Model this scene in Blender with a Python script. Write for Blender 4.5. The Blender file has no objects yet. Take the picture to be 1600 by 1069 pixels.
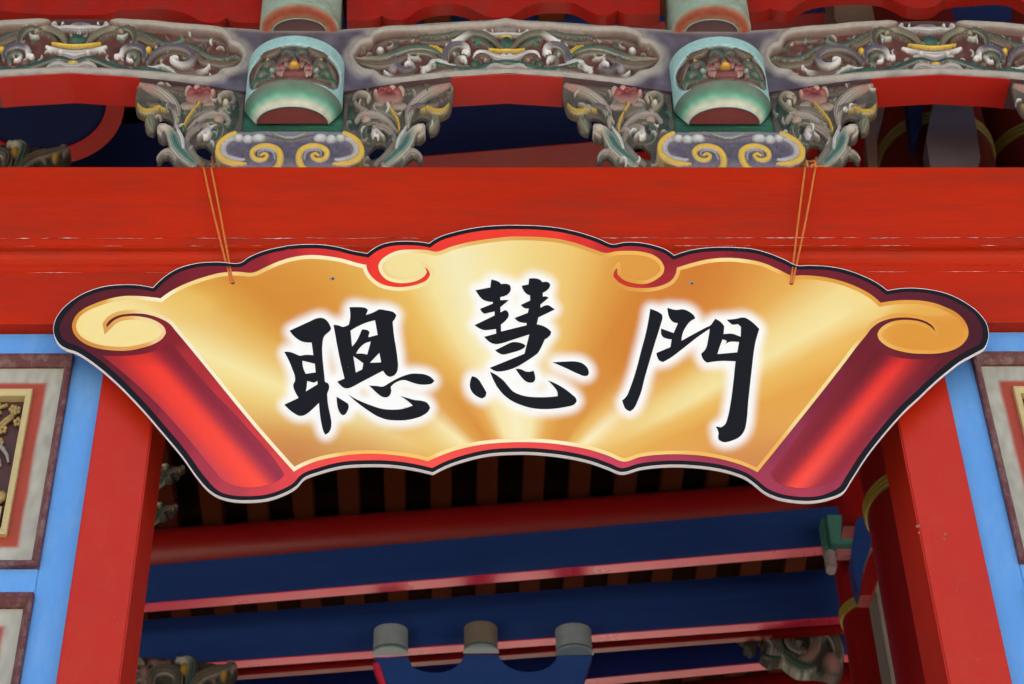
import bpy, bmesh, math, random
import numpy as np
from mathutils import Vector, Matrix, noise
from mathutils.geometry import delaunay_2d_cdt, tessellate_polygon

random.seed(4)
S = bpy.context.scene
COL = S.collection

# ------------------------------------------------------------------ camera
FPX = 3400.0
def _n(v): return v / np.linalg.norm(v)
UC = _n(np.array([-101.0, 3488.0, -FPX]))
XC = np.array([1.0, 0.002, -0.0277]); XC = _n(XC - XC.dot(UC) * UC)
YC = np.cross(UC, XC)
CAM = np.array([0.0, -4.06, 1.6])
def w_of(c): return np.array([c.dot(XC), c.dot(YC), c.dot(UC)])
ax, ay, az = [w_of(np.eye(3)[i]) for i in range(3)]
cd = bpy.data.cameras.new('camera'); cam = bpy.data.objects.new('camera', cd); COL.objects.link(cam)
M = Matrix(((ax[0], ay[0], az[0], CAM[0]), (ax[1], ay[1], az[1], CAM[1]), (ax[2], ay[2], az[2], CAM[2]), (0, 0, 0, 1)))
cam.matrix_world = M
cd.sensor_width = 36.0; cd.lens = FPX / 1600 * 36.0; cd.clip_start = 0.05; cd.clip_end = 500
cd.dof.use_dof = True; cd.dof.focus_distance = 5.62; cd.dof.aperture_fstop = 8.0
S.camera = cam

# ------------------------------------------------------------------ light
wd = bpy.data.worlds.new('World'); S.world = wd; wd.use_nodes = True
nt = wd.node_tree; nt.nodes.clear()
sky = nt.nodes.new('ShaderNodeTexSky'); sky.sky_type = 'NISHITA'; sky.sun_disc = False
SUN_EL, SUN_AZ = math.radians(60), math.radians(14)   # azimuth, clockwise from +Y
sky.sun_elevation = SUN_EL; sky.sun_rotation = SUN_AZ
sky.air_density = 1.0; sky.dust_density = 5.0; sky.ozone_density = .8
bg = nt.nodes.new('ShaderNodeBackground'); bg.inputs[1].default_value = 0.15
wo = nt.nodes.new('ShaderNodeOutputWorld')
nt.links.new(sky.outputs[0], bg.inputs[0]); nt.links.new(bg.outputs[0], wo.inputs[0])
sl = bpy.data.lights.new('sun', 'SUN'); sl.energy = 4.5; sl.angle = math.radians(.6); sl.color = (1, .96, .9)
so = bpy.data.objects.new('sun', sl); COL.objects.link(so)
sd = Vector((math.sin(SUN_AZ) * math.cos(SUN_EL), math.cos(SUN_AZ) * math.cos(SUN_EL), math.sin(SUN_EL)))
so.rotation_euler = sd.to_track_quat('Z', 'Y').to_euler(); so.location = (0, -6, 14)
S.view_settings.view_transform = 'Standard'; S.view_settings.look = 'None'
S.view_settings.gamma = 1.0; S.view_settings.use_curve_mapping = False
S.view_settings.exposure = 1.35

# ------------------------------------------------------------------ photo rays -> places
def ray(px, py):
    c = np.array([px - 800.0, 534.5 - py, -FPX]); return w_of(c)
def at_y(px, py, Y):
    d = ray(px, py); t = (Y - CAM[1]) / d[1]; return CAM + d * t
def at_z(px, py, Z):
    d = ray(px, py); t = (Z - CAM[2]) / d[2]; return CAM + d * t
def to_px(P):
    d = np.asarray(P) - CAM
    c = d[0] * XC + d[1] * YC + d[2] * UC
    # inverse of w_of: rows are orthonormal
    return 800 + FPX * c[0] / -c[2], 534.5 - FPX * c[1] / -c[2]
def at_y_arr(px, py, Y):
    cx = px - 800.0; cy = 534.5 - py
    dx = cx * XC[0] + cy * XC[1] - FPX * XC[2]
    dy = cx * YC[0] + cy * YC[1] - FPX * YC[2]
    dz = cx * UC[0] + cy * UC[1] - FPX * UC[2]
    t = (Y - CAM[1]) / dy
    return CAM[0] + dx * t, CAM[2] + dz * t

# ------------------------------------------------------------------ colour helpers
def lin(h):
    if isinstance(h, str):
        h = h.lstrip('#'); c = [int(h[i:i + 2], 16) / 255 for i in (0, 2, 4)]
    else: c = h
    return tuple(x / 12.92 if x <= .04045 else ((x + .055) / 1.055) ** 2.4 for x in c)
def scl(c, k): return tuple(min(.92, x * k) for x in c)

def nodes(m):
    m.use_nodes = True; t = m.node_tree; t.nodes.clear()
    o = t.nodes.new('ShaderNodeOutputMaterial'); b = t.nodes.new('ShaderNodeBsdfPrincipled')
    t.links.new(b.outputs[0], o.inputs[0]); return t, b
def mat(name, col, rough=.5, var=.12, scale=6.0, bump=.15, bscale=60.0, wear=None, wear_amt=.0, wear_scale=3.0,
        attr=False, stretch=(1, 1, 1), spec=.5, streak=0.0):
    m = bpy.data.materials.new(name); t, b = nodes(m); N = t.nodes.new; L = t.links.new
    tc = N('ShaderNodeTexCoord'); mp = N('ShaderNodeMapping'); mp.inputs['Scale'].default_value = stretch
    L(tc.outputs['Object'], mp.inputs[0])
    n1 = N('ShaderNodeTexNoise'); n1.inputs['Scale'].default_value = scale; n1.inputs['Detail'].default_value = 8; n1.inputs['Roughness'].default_value = .65
    L(mp.outputs[0], n1.inputs['Vector'])
    hs = N('ShaderNodeMath'); hs.operation = 'MULTIPLY_ADD'; hs.inputs[1].default_value = 2 * var; hs.inputs[2].default_value = 1 - var
    L(n1.outputs[0], hs.inputs[0])
    mx = N('ShaderNodeMix'); mx.data_type = 'RGBA'; mx.blend_type = 'MULTIPLY'; mx.inputs[0].default_value = 1
    if attr:
        a = N('ShaderNodeAttribute'); a.attribute_name = 'Col'; L(a.outputs['Color'], mx.inputs[6])
    else: mx.inputs[6].default_value = (*col, 1)
    cmb = N('ShaderNodeCombineColor')
    for i in range(3): L(hs.outputs[0], cmb.inputs[i])
    L(cmb.outputs[0], mx.inputs[7]); out = mx.outputs[2]
    if wear is not None:
        n2 = N('ShaderNodeTexNoise'); n2.inputs['Scale'].default_value = wear_scale; n2.inputs['Detail'].default_value = 12; n2.inputs['Roughness'].default_value = .75
        L(mp.outputs[0], n2.inputs['Vector'])
        cr = N('ShaderNodeValToRGB'); cr.color_ramp.elements[0].position = .47; cr.color_ramp.elements[1].position = .66
        cr.color_ramp.elements[1].color = (wear_amt,) * 3 + (1,); cr.color_ramp.elements[0].color = (0, 0, 0, 1)
        L(n2.outputs[0], cr.inputs[0])
        m2 = N('ShaderNodeMix'); m2.data_type = 'RGBA'; L(cr.outputs[0], m2.inputs[0]); L(out, m2.inputs[6]); m2.inputs[7].default_value = (*wear, 1)
        out = m2.outputs[2]
    L(out, b.inputs['Base Color'])
    b.inputs['Roughness'].default_value = rough; b.inputs['Specular IOR Level'].default_value = spec
    rn = N('ShaderNodeMath'); rn.operation = 'MULTIPLY_ADD'; rn.inputs[1].default_value = .3; rn.inputs[2].default_value = rough - .15
    L(n1.outputs[0], rn.inputs[0]); L(rn.outputs[0], b.inputs['Roughness'])
    if bump > 0:
        n3 = N('ShaderNodeTexNoise'); n3.inputs['Scale'].default_value = bscale; n3.inputs['Detail'].default_value = 6
        L(mp.outputs[0], n3.inputs['Vector'])
        bp = N('ShaderNodeBump'); bp.inputs['Strength'].default_value = bump; bp.inputs['Distance'].default_value = .004
        L(n3.outputs[0], bp.inputs['Height']); L(bp.outputs[0], b.inputs['Normal'])
    return m

RED = mat('red_lacquer', lin('#ac2400'), .42, .30, 3.2, .14, 40, spec=.14, wear=lin('#8a2a16'), wear_amt=.7, wear_scale=7, stretch=(.28, 1, 2.2))
POSTRED = mat('post_red_paint', lin('#b42402'), .40, spec=.35, var=.08, scale=3, bump=.08, bscale=30, wear=lin('#b04a34'), wear_amt=.16, wear_scale=16)
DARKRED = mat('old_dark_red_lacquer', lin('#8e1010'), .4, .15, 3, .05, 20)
SOFRED = mat('soffit_red', lin('#b02016'), .5, .12, 6, .08, 40)
CHIP = mat('bare_primer_chips', lin('#d2b0a8'), .7, .2, 40, .1, 90)
GROOVE = mat('dirty_joint_line', lin('#4a1512'), .7, .2, 20, .0)
PINKRED = mat('beam_underside_red', lin('#f23a60'), .30, spec=.5, var=.08, scale=3, bump=.04, bscale=30)
BLUE = mat('blue_paint', lin('#5896de'), .5, .10, 9, .12, 70, wear=lin('#7fb2e0'), wear_amt=.35, wear_scale=12, stretch=(1, 1, .35))
NAVY = mat('navy_blue_paint', lin('#1f3f86'), .45, .28, 5, .12, 30, stretch=(.22, 1, 4), wear=lin('#2c4c8c'), wear_amt=.5, wear_scale=6)
NAVYD = mat('deep_navy_paint', lin('#12204c'), .6, .2, 4, .06, 30, stretch=(.3, 1, 3), spec=.15)  # darker navy for the timbers behind the frieze
GOLDD = mat('darker_gold_band', lin('#5c4c18'), .5, .2, 20, .1, 60)  # darker gold for the rings of the darker columns
MAROON = mat('maroon_moulding', lin('#5a2a30'), .6, .2, 30, .3, 120, wear=lin('#8a7c78'), wear_amt=.6, wear_scale=30)
RAFT = mat('rafter_brown', lin('#5e2c18'), .8, .3, 8, .2, 50, stretch=(1, .2, 1), spec=.08)
BOARD = mat('roof_board_dark', lin('#2e1812'), .85, .3, 5, .2, 30, spec=.05)
BLACKW = mat('blackish_board', lin('#2a2422'), .7, .2, 5, .1, 30)  # near-black board colour
GOLDP = mat('gold_paint', lin('#a08a30'), .45, .15, 20, .1, 60)
CARVE = mat('carved_polychrome', (1, 1, 1), .55, .22, 30, .5, 260, attr=True, wear=lin('#7a7672'), wear_amt=.25, wear_scale=38)
PAINTA = mat('brushed_paint', (1, 1, 1), .55, .10, 25, .2, 150, attr=True)
GREENB = mat('dark_green_board', lin('#1d4a42'), .6, .35, 30, .4, 120, stretch=(.25, 1, 2.5), wear=lin('#3f8a74'), wear_amt=.5, wear_scale=16)
PALEB = mat('pale_blue_paint', lin('#93bcc2'), .5, .10, 12, .15, 90, wear=lin('#6d8a90'), wear_amt=.5, wear_scale=22)
MAUVE = mat('mauve_plaster', lin('#5e525f'), .8, .1, 4, .1, 40)
GREYW = mat('grey_plaster', lin('#8c8680'), .8, .15, 4, .1, 40)
FLOORM = mat('courtyard_granite', lin('#c2b8a2'), .6, .1, 1.5, .1, 30)
FOAM = mat('white_foam_edge', lin('#eceaf4'), .6, .04, 40, .05, 200)
def print_mat():
    m = mat('printed_vinyl', (1, 1, 1), .45, .015, 14, 0, attr=True, spec=.18)
    t = m.node_tree; b = [n for n in t.nodes if n.type == 'BSDF_PRINCIPLED'][0]
    w = t.nodes.new('ShaderNodeTexWave'); w.bands_direction = 'Z'; w.inputs['Scale'].default_value = 55; w.inputs['Distortion'].default_value = .4
    tc = [n for n in t.nodes if n.type == 'TEX_COORD'][0]; t.links.new(tc.outputs['Object'], w.inputs[0])
    bp = t.nodes.new('ShaderNodeBump'); bp.inputs['Strength'].default_value = .05; bp.inputs['Distance'].default_value = .0006
    t.links.new(w.outputs[1], bp.inputs['Height']); t.links.new(bp.outputs[0], b.inputs['Normal'])
    return m
PRINT = print_mat()
INK = mat('black_ink', lin('#161619'), .45, .05, 40, 0, spec=.14)
ROPE = mat('orange_nylon_cord', lin('#c8702c'), .6, .2, 60, .5, 400)
STEEL = mat('screw_steel', lin('#8a8a90'), .35, .1, 60, 0)

# ------------------------------------------------------------------ mesh helpers
def tag(o, label=None, cat=None, group=None, kind=None):
    if label: o['label'] = label
    if cat: o['category'] = cat
    if group: o['group'] = group
    if kind: o['kind'] = kind
    return o
def link(name, me, parent=None, loc=(0, 0, 0)):
    o = bpy.data.objects.new(name, me); COL.objects.link(o); o.location = loc
    if parent: o.parent = parent
    return o
def empty(name, loc, label, cat, group=None, rz=0):
    o = bpy.data.objects.new(name, None); COL.objects.link(o); o.location = loc; o.rotation_euler = (0, 0, rz)
    o.empty_display_size = .1
    return tag(o, label, cat, group)
def mesh(name, vs, fs, m, parent=None, cols=None, smooth=False, origin=None):
    me = bpy.data.meshes.new(name)
    vs = np.asarray(vs, dtype=float)
    if parent is not None:
        vs = vs - np.array(parent_loc(parent))
    elif origin is not None:
        vs = vs - np.array(origin)
    me.from_pydata(vs.tolist(), [], fs); me.materials.append(m)
    if smooth:
        me.polygons.foreach_set('use_smooth', [True] * len(me.polygons))
    if cols is not None:
        a = me.color_attributes.new('Col', 'FLOAT_COLOR', 'POINT')
        c = np.ones((len(vs), 4)); c[:, :3] = np.asarray(cols)[:, :3]
        a.data.foreach_set('color', c.ravel())
    me.update()
    return link(name, me, parent, (0, 0, 0) if (parent is not None or origin is None) else origin)
def fixn(o):
    bm = bmesh.new(); bm.from_mesh(o.data); bmesh.ops.recalc_face_normals(bm, faces=bm.faces); bm.to_mesh(o.data); bm.free()
def parent_loc(p):
    l = Vector(p.location)
    while p.parent: p = p.parent; l = l + Vector(p.location)
    return l
def box2(name, lo, hi, m, parent=None, bev=.003, origin=None):
    bm = bmesh.new(); bmesh.ops.create_cube(bm, size=1)
    for v in bm.verts:
        for i in range(3): v.co[i] = lo[i] if v.co[i] < 0 else hi[i]
    if bev: bmesh.ops.bevel(bm, geom=bm.edges[:], offset=bev, segments=2, affect='EDGES', clamp_overlap=True)
    me = bpy.data.meshes.new(name)
    off = Vector(parent_loc(parent)) if parent is not None else (Vector(origin) if origin is not None else Vector((0, 0, 0)))
    for v in bm.verts: v.co -= off
    bm.to_mesh(me); bm.free(); me.materials.append(m)
    return link(name, me, parent, (0, 0, 0) if (parent is not None or origin is None) else origin)
def box_between(name, lo, hi, m, parent=None, bev=.003, origin=None):
    lo = [min(p, q) for p, q in zip(lo, hi)], [max(p, q) for p, q in zip(lo, hi)]
    return box2(name, lo[0], lo[1], m, parent, bev, origin)
def prism_line(name, P, Q, section, m, parent=None, smooth=False, origin=None):
    """extrude a closed section [(n,z)] along P->Q ; n = horizontal normal (towards viewer negative)"""
    P = np.array(P, float); Q = np.array(Q, float); d = Q - P; d[2] = 0; d /= np.linalg.norm(d)
    n = np.array([-d[1], d[0], 0.0])
    vs = []
    for E in (P, Q):
        for (a, z) in section: vs.append(E + n * a + np.array([0, 0, z]))
    k = len(section)
    fs = [(i, (i + 1) % k, k + (i + 1) % k, k + i) for i in range(k)]
    if not smooth: fs += [tuple(range(k))[::-1], tuple(range(k, 2 * k))]
    o = mesh(name, vs, fs, m, parent, smooth=smooth, origin=origin)
    fixn(o)
    return o
def tube(name, pts, r, m, parent=None, seg=8, origin=None, closed=False):
    pts = [np.array(p, float) for p in pts]; vs, fs = [], []
    n = len(pts)
    for i, p in enumerate(pts):
        t = pts[min(i + 1, n - 1)] - pts[max(i - 1, 0)]; t = t / (np.linalg.norm(t) + 1e-9)
        a = np.cross(t, [0, 1, 0.2]); a /= np.linalg.norm(a); b = np.cross(t, a)
        rr = r[i] if hasattr(r, '__len__') else r
        for k in range(seg):
            w = 2 * math.pi * k / seg; vs.append(p + rr * (math.cos(w) * a + math.sin(w) * b))
    for i in range(n - 1):
        for k in range(seg):
            fs.append((i * seg + k, i * seg + (k + 1) % seg, (i + 1) * seg + (k + 1) % seg, (i + 1) * seg + k))
    fs += [tuple(range(seg))[::-1], tuple(range((n - 1) * seg, n * seg))]
    return mesh(name, vs, fs, m, parent, smooth=True, origin=origin)

def T(x0, y0, s, pts): return [(x0 + p[0] / s, y0 + p[1] / s) for p in pts]
def smooth_poly(p, closed=True, corner=42, step=3.0):
    p = [np.array(q, float) for q in p]; n = len(p); out = []
    def tang(i):
        if not closed and (i == 0 or i == n - 1): return None
        a = p[i] - p[i - 1]; b = p[(i + 1) % n] - p[i]
        ang = math.degrees(math.acos(max(-1, min(1, a.dot(b) / (np.linalg.norm(a) * np.linalg.norm(b) + 1e-9)))))
        if ang > corner: return None
        return (a / (np.linalg.norm(a) + 1e-9) + b / (np.linalg.norm(b) + 1e-9)) / 2
    tg = [tang(i) for i in range(n)]
    for i in range(n if closed else n - 1):
        a, b = p[i], p[(i + 1) % n]; L = np.linalg.norm(b - a)
        ta = tg[i] * L if tg[i] is not None else None; tb = tg[(i + 1) % n] * L if tg[(i + 1) % n] is not None else None
        if ta is None and tb is None: ta = tb = b - a
        elif ta is None: ta = 1.5 * (b - a) - .5 * tb
        elif tb is None: tb = 1.5 * (b - a) - .5 * ta
        k = max(1, int(L / step))
        for j in range(k):
            t = j / k; t2, t3 = t * t, t * t * t
            out.append((2 * t3 - 3 * t2 + 1) * a + (t3 - 2 * t2 + t) * ta + (-2 * t3 + 3 * t2) * b + (t3 - t2) * tb)
    if not closed: out.append(p[-1])
    return np.array(out)
def area(p): x, y = p[:, 0], p[:, 1]; return .5 * np.sum(x * np.roll(y, -1) - np.roll(x, -1) * y)
def offset(p, d):
    """inward offset by d (array or scalar)"""
    s = 1 if area(p) > 0 else -1; n = len(p)
    prev = np.roll(p, 1, 0); nxt = np.roll(p, -1, 0)
    def nr(e): e = e / (np.linalg.norm(e, axis=1, keepdims=True) + 1e-9); return np.stack([-e[:, 1], e[:, 0]], 1) * s
    n1, n2 = nr(p - prev), nr(nxt - p); b = n1 + n2; L = np.linalg.norm(b, axis=1, keepdims=True); b = b / (L + 1e-9)
    c = np.clip((b * n1).sum(1, keepdims=True), .55, 1)
    dd = np.asarray(d).reshape(-1, 1) if hasattr(d, '__len__') else d
    return p + b * dd / c
def inside(poly, x, y):
    r = np.zeros(x.shape, bool); n = len(poly); j = n - 1
    for i in range(n):
        xi, yi = poly[i]; xj, yj = poly[j]
        if yi != yj:
            c = ((yi > y) != (yj > y)) & (x < (xj - xi) * (y - yi) / (yj - yi) + xi); r ^= c
        j = i
    return r
def seg_dist(poly, x, y, closed=True):
    """min distance to polyline and parameter 0..1 and side sign"""
    d2 = np.full(x.shape, 1e12); tt = np.zeros(x.shape); sg = np.ones(x.shape); n = len(poly); m = n if closed else n - 1
    cum = 0; Ls = [np.hypot(*(np.array(poly[(i + 1) % n]) - np.array(poly[i]))) for i in range(m)]; tot = sum(Ls) + 1e-9
    for i in range(m):
        ax_, ay_ = poly[i]; bx, by = poly[(i + 1) % n]; ex, ey = bx - ax_, by - ay_; l2 = ex * ex + ey * ey + 1e-12
        t = np.clip(((x - ax_) * ex + (y - ay_) * ey) / l2, 0, 1); dx = x - ax_ - t * ex; dy = y - ay_ - t * ey; q = dx * dx + dy * dy
        k = q < d2; d2 = np.where(k, q, d2); tt = np.where(k, (cum + t * Ls[i]) / tot, tt); sg = np.where(k, np.sign(ex * dy - ey * dx), sg); cum += Ls[i]
    return np.sqrt(d2), tt, sg

def flat_mesh(name, poly, Y, m, parent, colf=None, spacing=None, holes=()):
    """flat sheet in the plane Y, outline in photo pixels"""
    pts = [tuple(q) for q in poly]; n = len(pts); edges = [(i, (i + 1) % n) for i in range(n)]
    for h in holes:
        k = len(pts); pts += [tuple(q) for q in h]; edges += [(k + i, k + (i + 1) % len(h)) for i in range(len(h))]
    nb = len(pts)
    if spacing:
        P = np.array(poly); xs = np.arange(P[:, 0].min(), P[:, 0].max(), spacing); ys = np.arange(P[:, 1].min(), P[:, 1].max(), spacing)
        gx, gy = np.meshgrid(xs, ys); gx[1::2] += spacing / 2; gx, gy = gx.ravel(), gy.ravel()
        k = inside(P, gx, gy); gx, gy = gx[k], gy[k]
        # drop points too close to the outline
        bi = set()
        for q in P[::1]: bi.add((int(q[0] / spacing), int(q[1] / spacing)))
        kk = [(int(a / spacing), int(b / spacing)) not in bi for a, b in zip(gx, gy)]
        gx, gy = gx[kk], gy[kk]; pts += list(zip(gx.tolist(), gy.tolist()))
    r = delaunay_2d_cdt([Vector(q) for q in pts], edges, [], 1 if not holes else 2, 1e-4)
    vx = np.array([v[:] for v in r[0]]); fs = [list(f) for f in r[2]]
    if holes:
        cx = np.array([vx[f].mean(0) for f in fs]); keep = inside(np.array(poly), cx[:, 0], cx[:, 1])
        for h in holes: keep &= ~inside(np.array(h), cx[:, 0], cx[:, 1])
        fs = [f for f, k in zip(fs, keep) if k]
    X, Z = at_y_arr(vx[:, 0], vx[:, 1], Y)
    vs = np.stack([X, np.full_like(X, Y), Z], 1)
    # face normals towards -Y
    f0 = fs[0]; a, b, c = vs[f0[0]], vs[f0[1]], vs[f0[2]]
    if np.cross(b - a, c - a)[1] > 0: fs = [f[::-1] for f in fs]
    cols = colf(vx[:, 0], vx[:, 1]) if colf else None
    return mesh(name, vs, fs, m, parent, cols)
def slab(name, poly, Y0, Y1, m, parent, origin=None, front_cols=None):
    """outline (photo pixels, measured on plane Y0) extruded back to Y1"""
    pts = [tuple(q) for q in poly]; n = len(pts)
    tri = tessellate_polygon([[Vector((a, b, 0)) for a, b in pts]])
    P = np.array(pts); X, Z = at_y_arr(P[:, 0], P[:, 1], Y0)
    vs = [(x, Y0, z) for x, z in zip(X, Z)] + [(x, Y1, z) for x, z in zip(X, Z)]
    fs = [tuple(t) for t in tri] + [tuple(n + i for i in t[::-1]) for t in tri] + [(i, (i + 1) % n, n + (i + 1) % n, n + i) for i in range(n)]
    o = mesh(name, vs, fs, m, parent, origin=origin)
    bm = bmesh.new(); bm.from_mesh(o.data); bmesh.ops.recalc_face_normals(bm, faces=bm.faces); bm.to_mesh(o.data); bm.free()
    return o

# ------------------------------------------------------------------ setting: ground, shell, ceiling
def X0(px, py, Y=0.0): return at_y(px, py, Y)[0]
def Z0(py, Y=0.0, px=800): return at_y(px, py, Y)[2]

g = mesh('ground', [(-60, -60, 0), (60, -60, 0), (60, 60, 0), (-60, 60, 0)], [(0, 1, 2, 3)], FLOORM); tag(g, kind='structure')
fl = box_between('hall_floor', (-7, .3, 0.004), (7, 9.5, .12), mat('dark_floor_tiles', lin('#6a5a52'), .4, .1, 3, .05), None, .01); tag(fl, kind='structure')
BWM = mat('back_wall_dark_red', lin('#5c1412'), .6, .2, 3)
for lo_, hi_ in (((-7, 9.5, 0), (-1.8, 9.8, 8.6)), ((2.7, 9.5, 0), (7, 9.8, 8.6)), ((-1.799, 9.5, 4.3), (2.699, 9.8, 8.6))):   # unseen rear opening, sized so the yard reflects in the beam undersides
    bw = box_between('back_wall', lo_, hi_, BWM, None, .01); tag(bw, kind='structure')
for s in (-1, 1):
    sw = box_between('side_wall', (s * 6.6, .3, 0), (s * 6.9, 9.5, 8.6), mat('side_wall_paint', lin('#6a2a22'), .6, .2, 3), None, .01); tag(sw, kind='structure')

ZC = 8.10
ceil = mesh('ceiling', [(-6.6, -.3, ZC + .1), (6.6, -.3, ZC + .1), (6.6, 9.5, ZC + .1), (-6.6, 9.5, ZC + .1),
                        (-6.6, -.3, ZC + .2), (6.6, -.3, ZC + .2), (6.6, 9.5, ZC + .2), (-6.6, 9.5, ZC + .2)],
            [(0, 3, 2, 1), (4, 5, 6, 7), (0, 1, 5, 4), (1, 2, 6, 5), (2, 3, 7, 6), (3, 0, 4, 7)], BOARD); tag(ceil, kind='structure')
xr = at_z(907, 740, ZC)[0]; pitch = (at_z(907, 740, ZC)[0] - at_z(543, 740, ZC)[0]) / 5; rw = pitch * .46
rm = None
for k in range(-22, 22):
    x = xr + k * pitch
    if abs(x) > 4.2: continue
    if rm is None:
        r0 = box_between('rafter', (x - rw / 2, -.25, ZC), (x + rw / 2, 9.4, ZC + .1), RAFT, ceil, .004); rm = r0; rx = x
    else:
        r1 = rm.copy(); COL.objects.link(r1); r1.location = (x - rx, 0, 0)
# eave over the front, seen by nobody but keeping the rain and the high sky off the carvings
ev = mesh('eave', [(-6.6, -1.5, 7.75), (6.6, -1.5, 7.75), (6.6, -.3, 8.2), (-6.6, -.3, 8.2), (-6.6, -1.5, 7.85), (6.6, -1.5, 7.85), (6.6, -.3, 8.3), (-6.6, -.3, 8.3)],
          [(0, 3, 2, 1), (4, 5, 6, 7), (0, 1, 5, 4), (1, 2, 6, 5), (2, 3, 7, 6), (3, 0, 4, 7)], BOARD); tag(ev, kind='structure')

# ------------------------------------------------------------------ front gate: lintel, posts, side walls
XL, XR = -3.3, 3.6
zt, zb = Z0(262.5), Z0(510)
def sec(y, n): return (n, Z0(y, 0.0))
prof = [(.20, zt), (-.000, zt), (-.006, zt - .004), (-.008, zt - .008), sec(374, -.008), (-.0045, Z0(375)), (-.0045, Z0(376.5)), sec(377.5, -.009),
        sec(387, -.009), (-.005, Z0(388)), (-.005, Z0(389.5)), sec(391, -.010), sec(396, -.016), sec(401, -.026), sec(405, -.033), sec(409, -.036), sec(413, -.035), sec(417, -.029), sec(420, -.021),
        sec(421.5, -.016), (-.016, Z0(430)), (-.011, Z0(431.5)), (-.011, Z0(433)), (-.014, Z0(434)), (-.014, zb + .003), (-.011, zb), (.20, zb)]
lint = prism_line('lintel_beam', (XL, 0, 0), (XR, 0, 0), prof, RED, origin=None)
tag(lint, 'wide red lintel beam with a moulded edge behind the top of the plaque', 'beam')
def ragged(name, yrow, n, x0, x1, amp, thick, m, gaps=.25, seed=1, parent=lint):
    rnd = random.Random(seed); vs, fs = [], []; x = x0
    while x < x1:
        L = rnd.uniform(.02, .16); k = int(L / .006) + 2
        if rnd.random() > gaps:
            b = len(vs); w0 = rnd.uniform(.4, 1) * thick
            for i in range(k):
                xx = x + L * i / (k - 1); zz = Z0(yrow) + amp * noise.noise(Vector((xx * 9, seed, 0))) + amp * .6 * noise.noise(Vector((xx * 60, seed, 3)))
                w = w0 * (.25 + abs(noise.noise(Vector((xx * 35, 5, seed)))) * 2.2) * math.sin(math.pi * (i + .35) / (k - .3))
                vs += [(xx, n, zz - w), (xx, n, zz + w)]
            for i in range(k - 1): fs.append((b + 2 * i, b + 2 * i + 2, b + 2 * i + 3, b + 2 * i + 1))
        x += L + rnd.uniform(0, .03)
    return tag(mesh(name, vs, fs, m, parent), kind='stuff')
ragged('chipped_joint', 376, -.0095, XL, XR, .0022, .0014, CHIP, .05, 3)
ragged('chipped_joint', 388.5, -.0105, XL, XR, .0012, .0009, CHIP, .3, 8)
ragged('chipped_joint', 432.5, -.0168, XL, XR, .0010, .0009, CHIP, .4, 12)
ragged('dark_joint', 375, -.0088, XL, XR, .0006, .0010, GROOVE, .1, 31)
ragged('dark_joint', 422, -.0170, XL, XR, .0004, .0010, GROOVE, .05, 33)
# scattered chips
vs, fs = [], []; rnd = random.Random(9)
for i in range(70):
    cx = rnd.uniform(-1.4, 1.7); cz = rnd.uniform(Z0(372), Z0(268)); r = rnd.uniform(.001, .0035); b = len(vs)
    for k in range(7):
        a = 2 * math.pi * k / 7; rr = r * rnd.uniform(.4, 1.2); vs.append((cx + rr * math.cos(a) * rnd.uniform(.8, 2), -.0087, cz + rr * math.sin(a) * .6))
    fs.append(tuple(range(b, b + 7))[::-1])
tag(mesh('paint_chips', vs, fs, mat('chip_brown', lin('#7c2a20'), .7, .3, 40, 0), lint), kind='stuff')

# posts (front face at Y=-.002)
def post(xa, xb, label):
    e = empty('gate_post', ((xa + xb) / 2, 0, 0), label, 'post', 'red gate posts')
    box_between('shaft', (xa, -.004, .12), (xb, .20, zb - .001), POSTRED, e, .004)
    box_between('stone_base', (xa - .03, -.03, 0), (xb + .03, .25, .118), GREYW, e, .01)
    return e
pL0, pL1 = X0(140.5, 720), X0(231.8, 720)
pR0, pR1 = X0(1413.9, 720), X0(1505, 720)
post(pL0, pL1, 'tall red square post on the left side of the gate opening')
post(pR0, pR1, 'tall red square post on the right side of the gate opening')

def scuffs(par, spots, Y, m_, seed):
    rnd = random.Random(seed); vs, fs = [], []
    for px, py, r in spots:
        P = at_y(px, py, Y); b0 = len(vs)
        for k in range(9):
            a = 2 * math.pi * k / 9; rr = r * rnd.uniform(.35, 1.2); vs.append((P[0] + rr * math.cos(a), Y, P[2] + rr * 1.5 * math.sin(a)))
        fs.append(tuple(range(b0, b0 + 9)))
    tag(mesh('paint_scuffs', vs, fs, m_, par), kind='stuff')
SCUF = mat('scuff_grey', lin('#9a5a50'), .7, .3, 40, 0)
rs = random.Random(3)
scuffs([o for o in COL.objects if o.name == 'gate_post.001'][0], [(1434, 822, .005), (1436, 832, .003), (1462, 812, .002), (1477, 834, .004), (1475, 842, .002)] + [(1440 + rs.uniform(-10, 60) + .2 * (k * 16), 760 + k * 18, rs.uniform(.0008, .002)) for k in range(16)], -.0046, SCUF, 2)
scuffs([o for o in COL.objects if o.name == 'gate_post'][0], [(206, 764, .0016)] + [(rs.uniform(140, 185), 700 + k * 22, rs.uniform(.0008, .0018)) for k in range(14)], -.0046, SCUF, 4)

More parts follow.
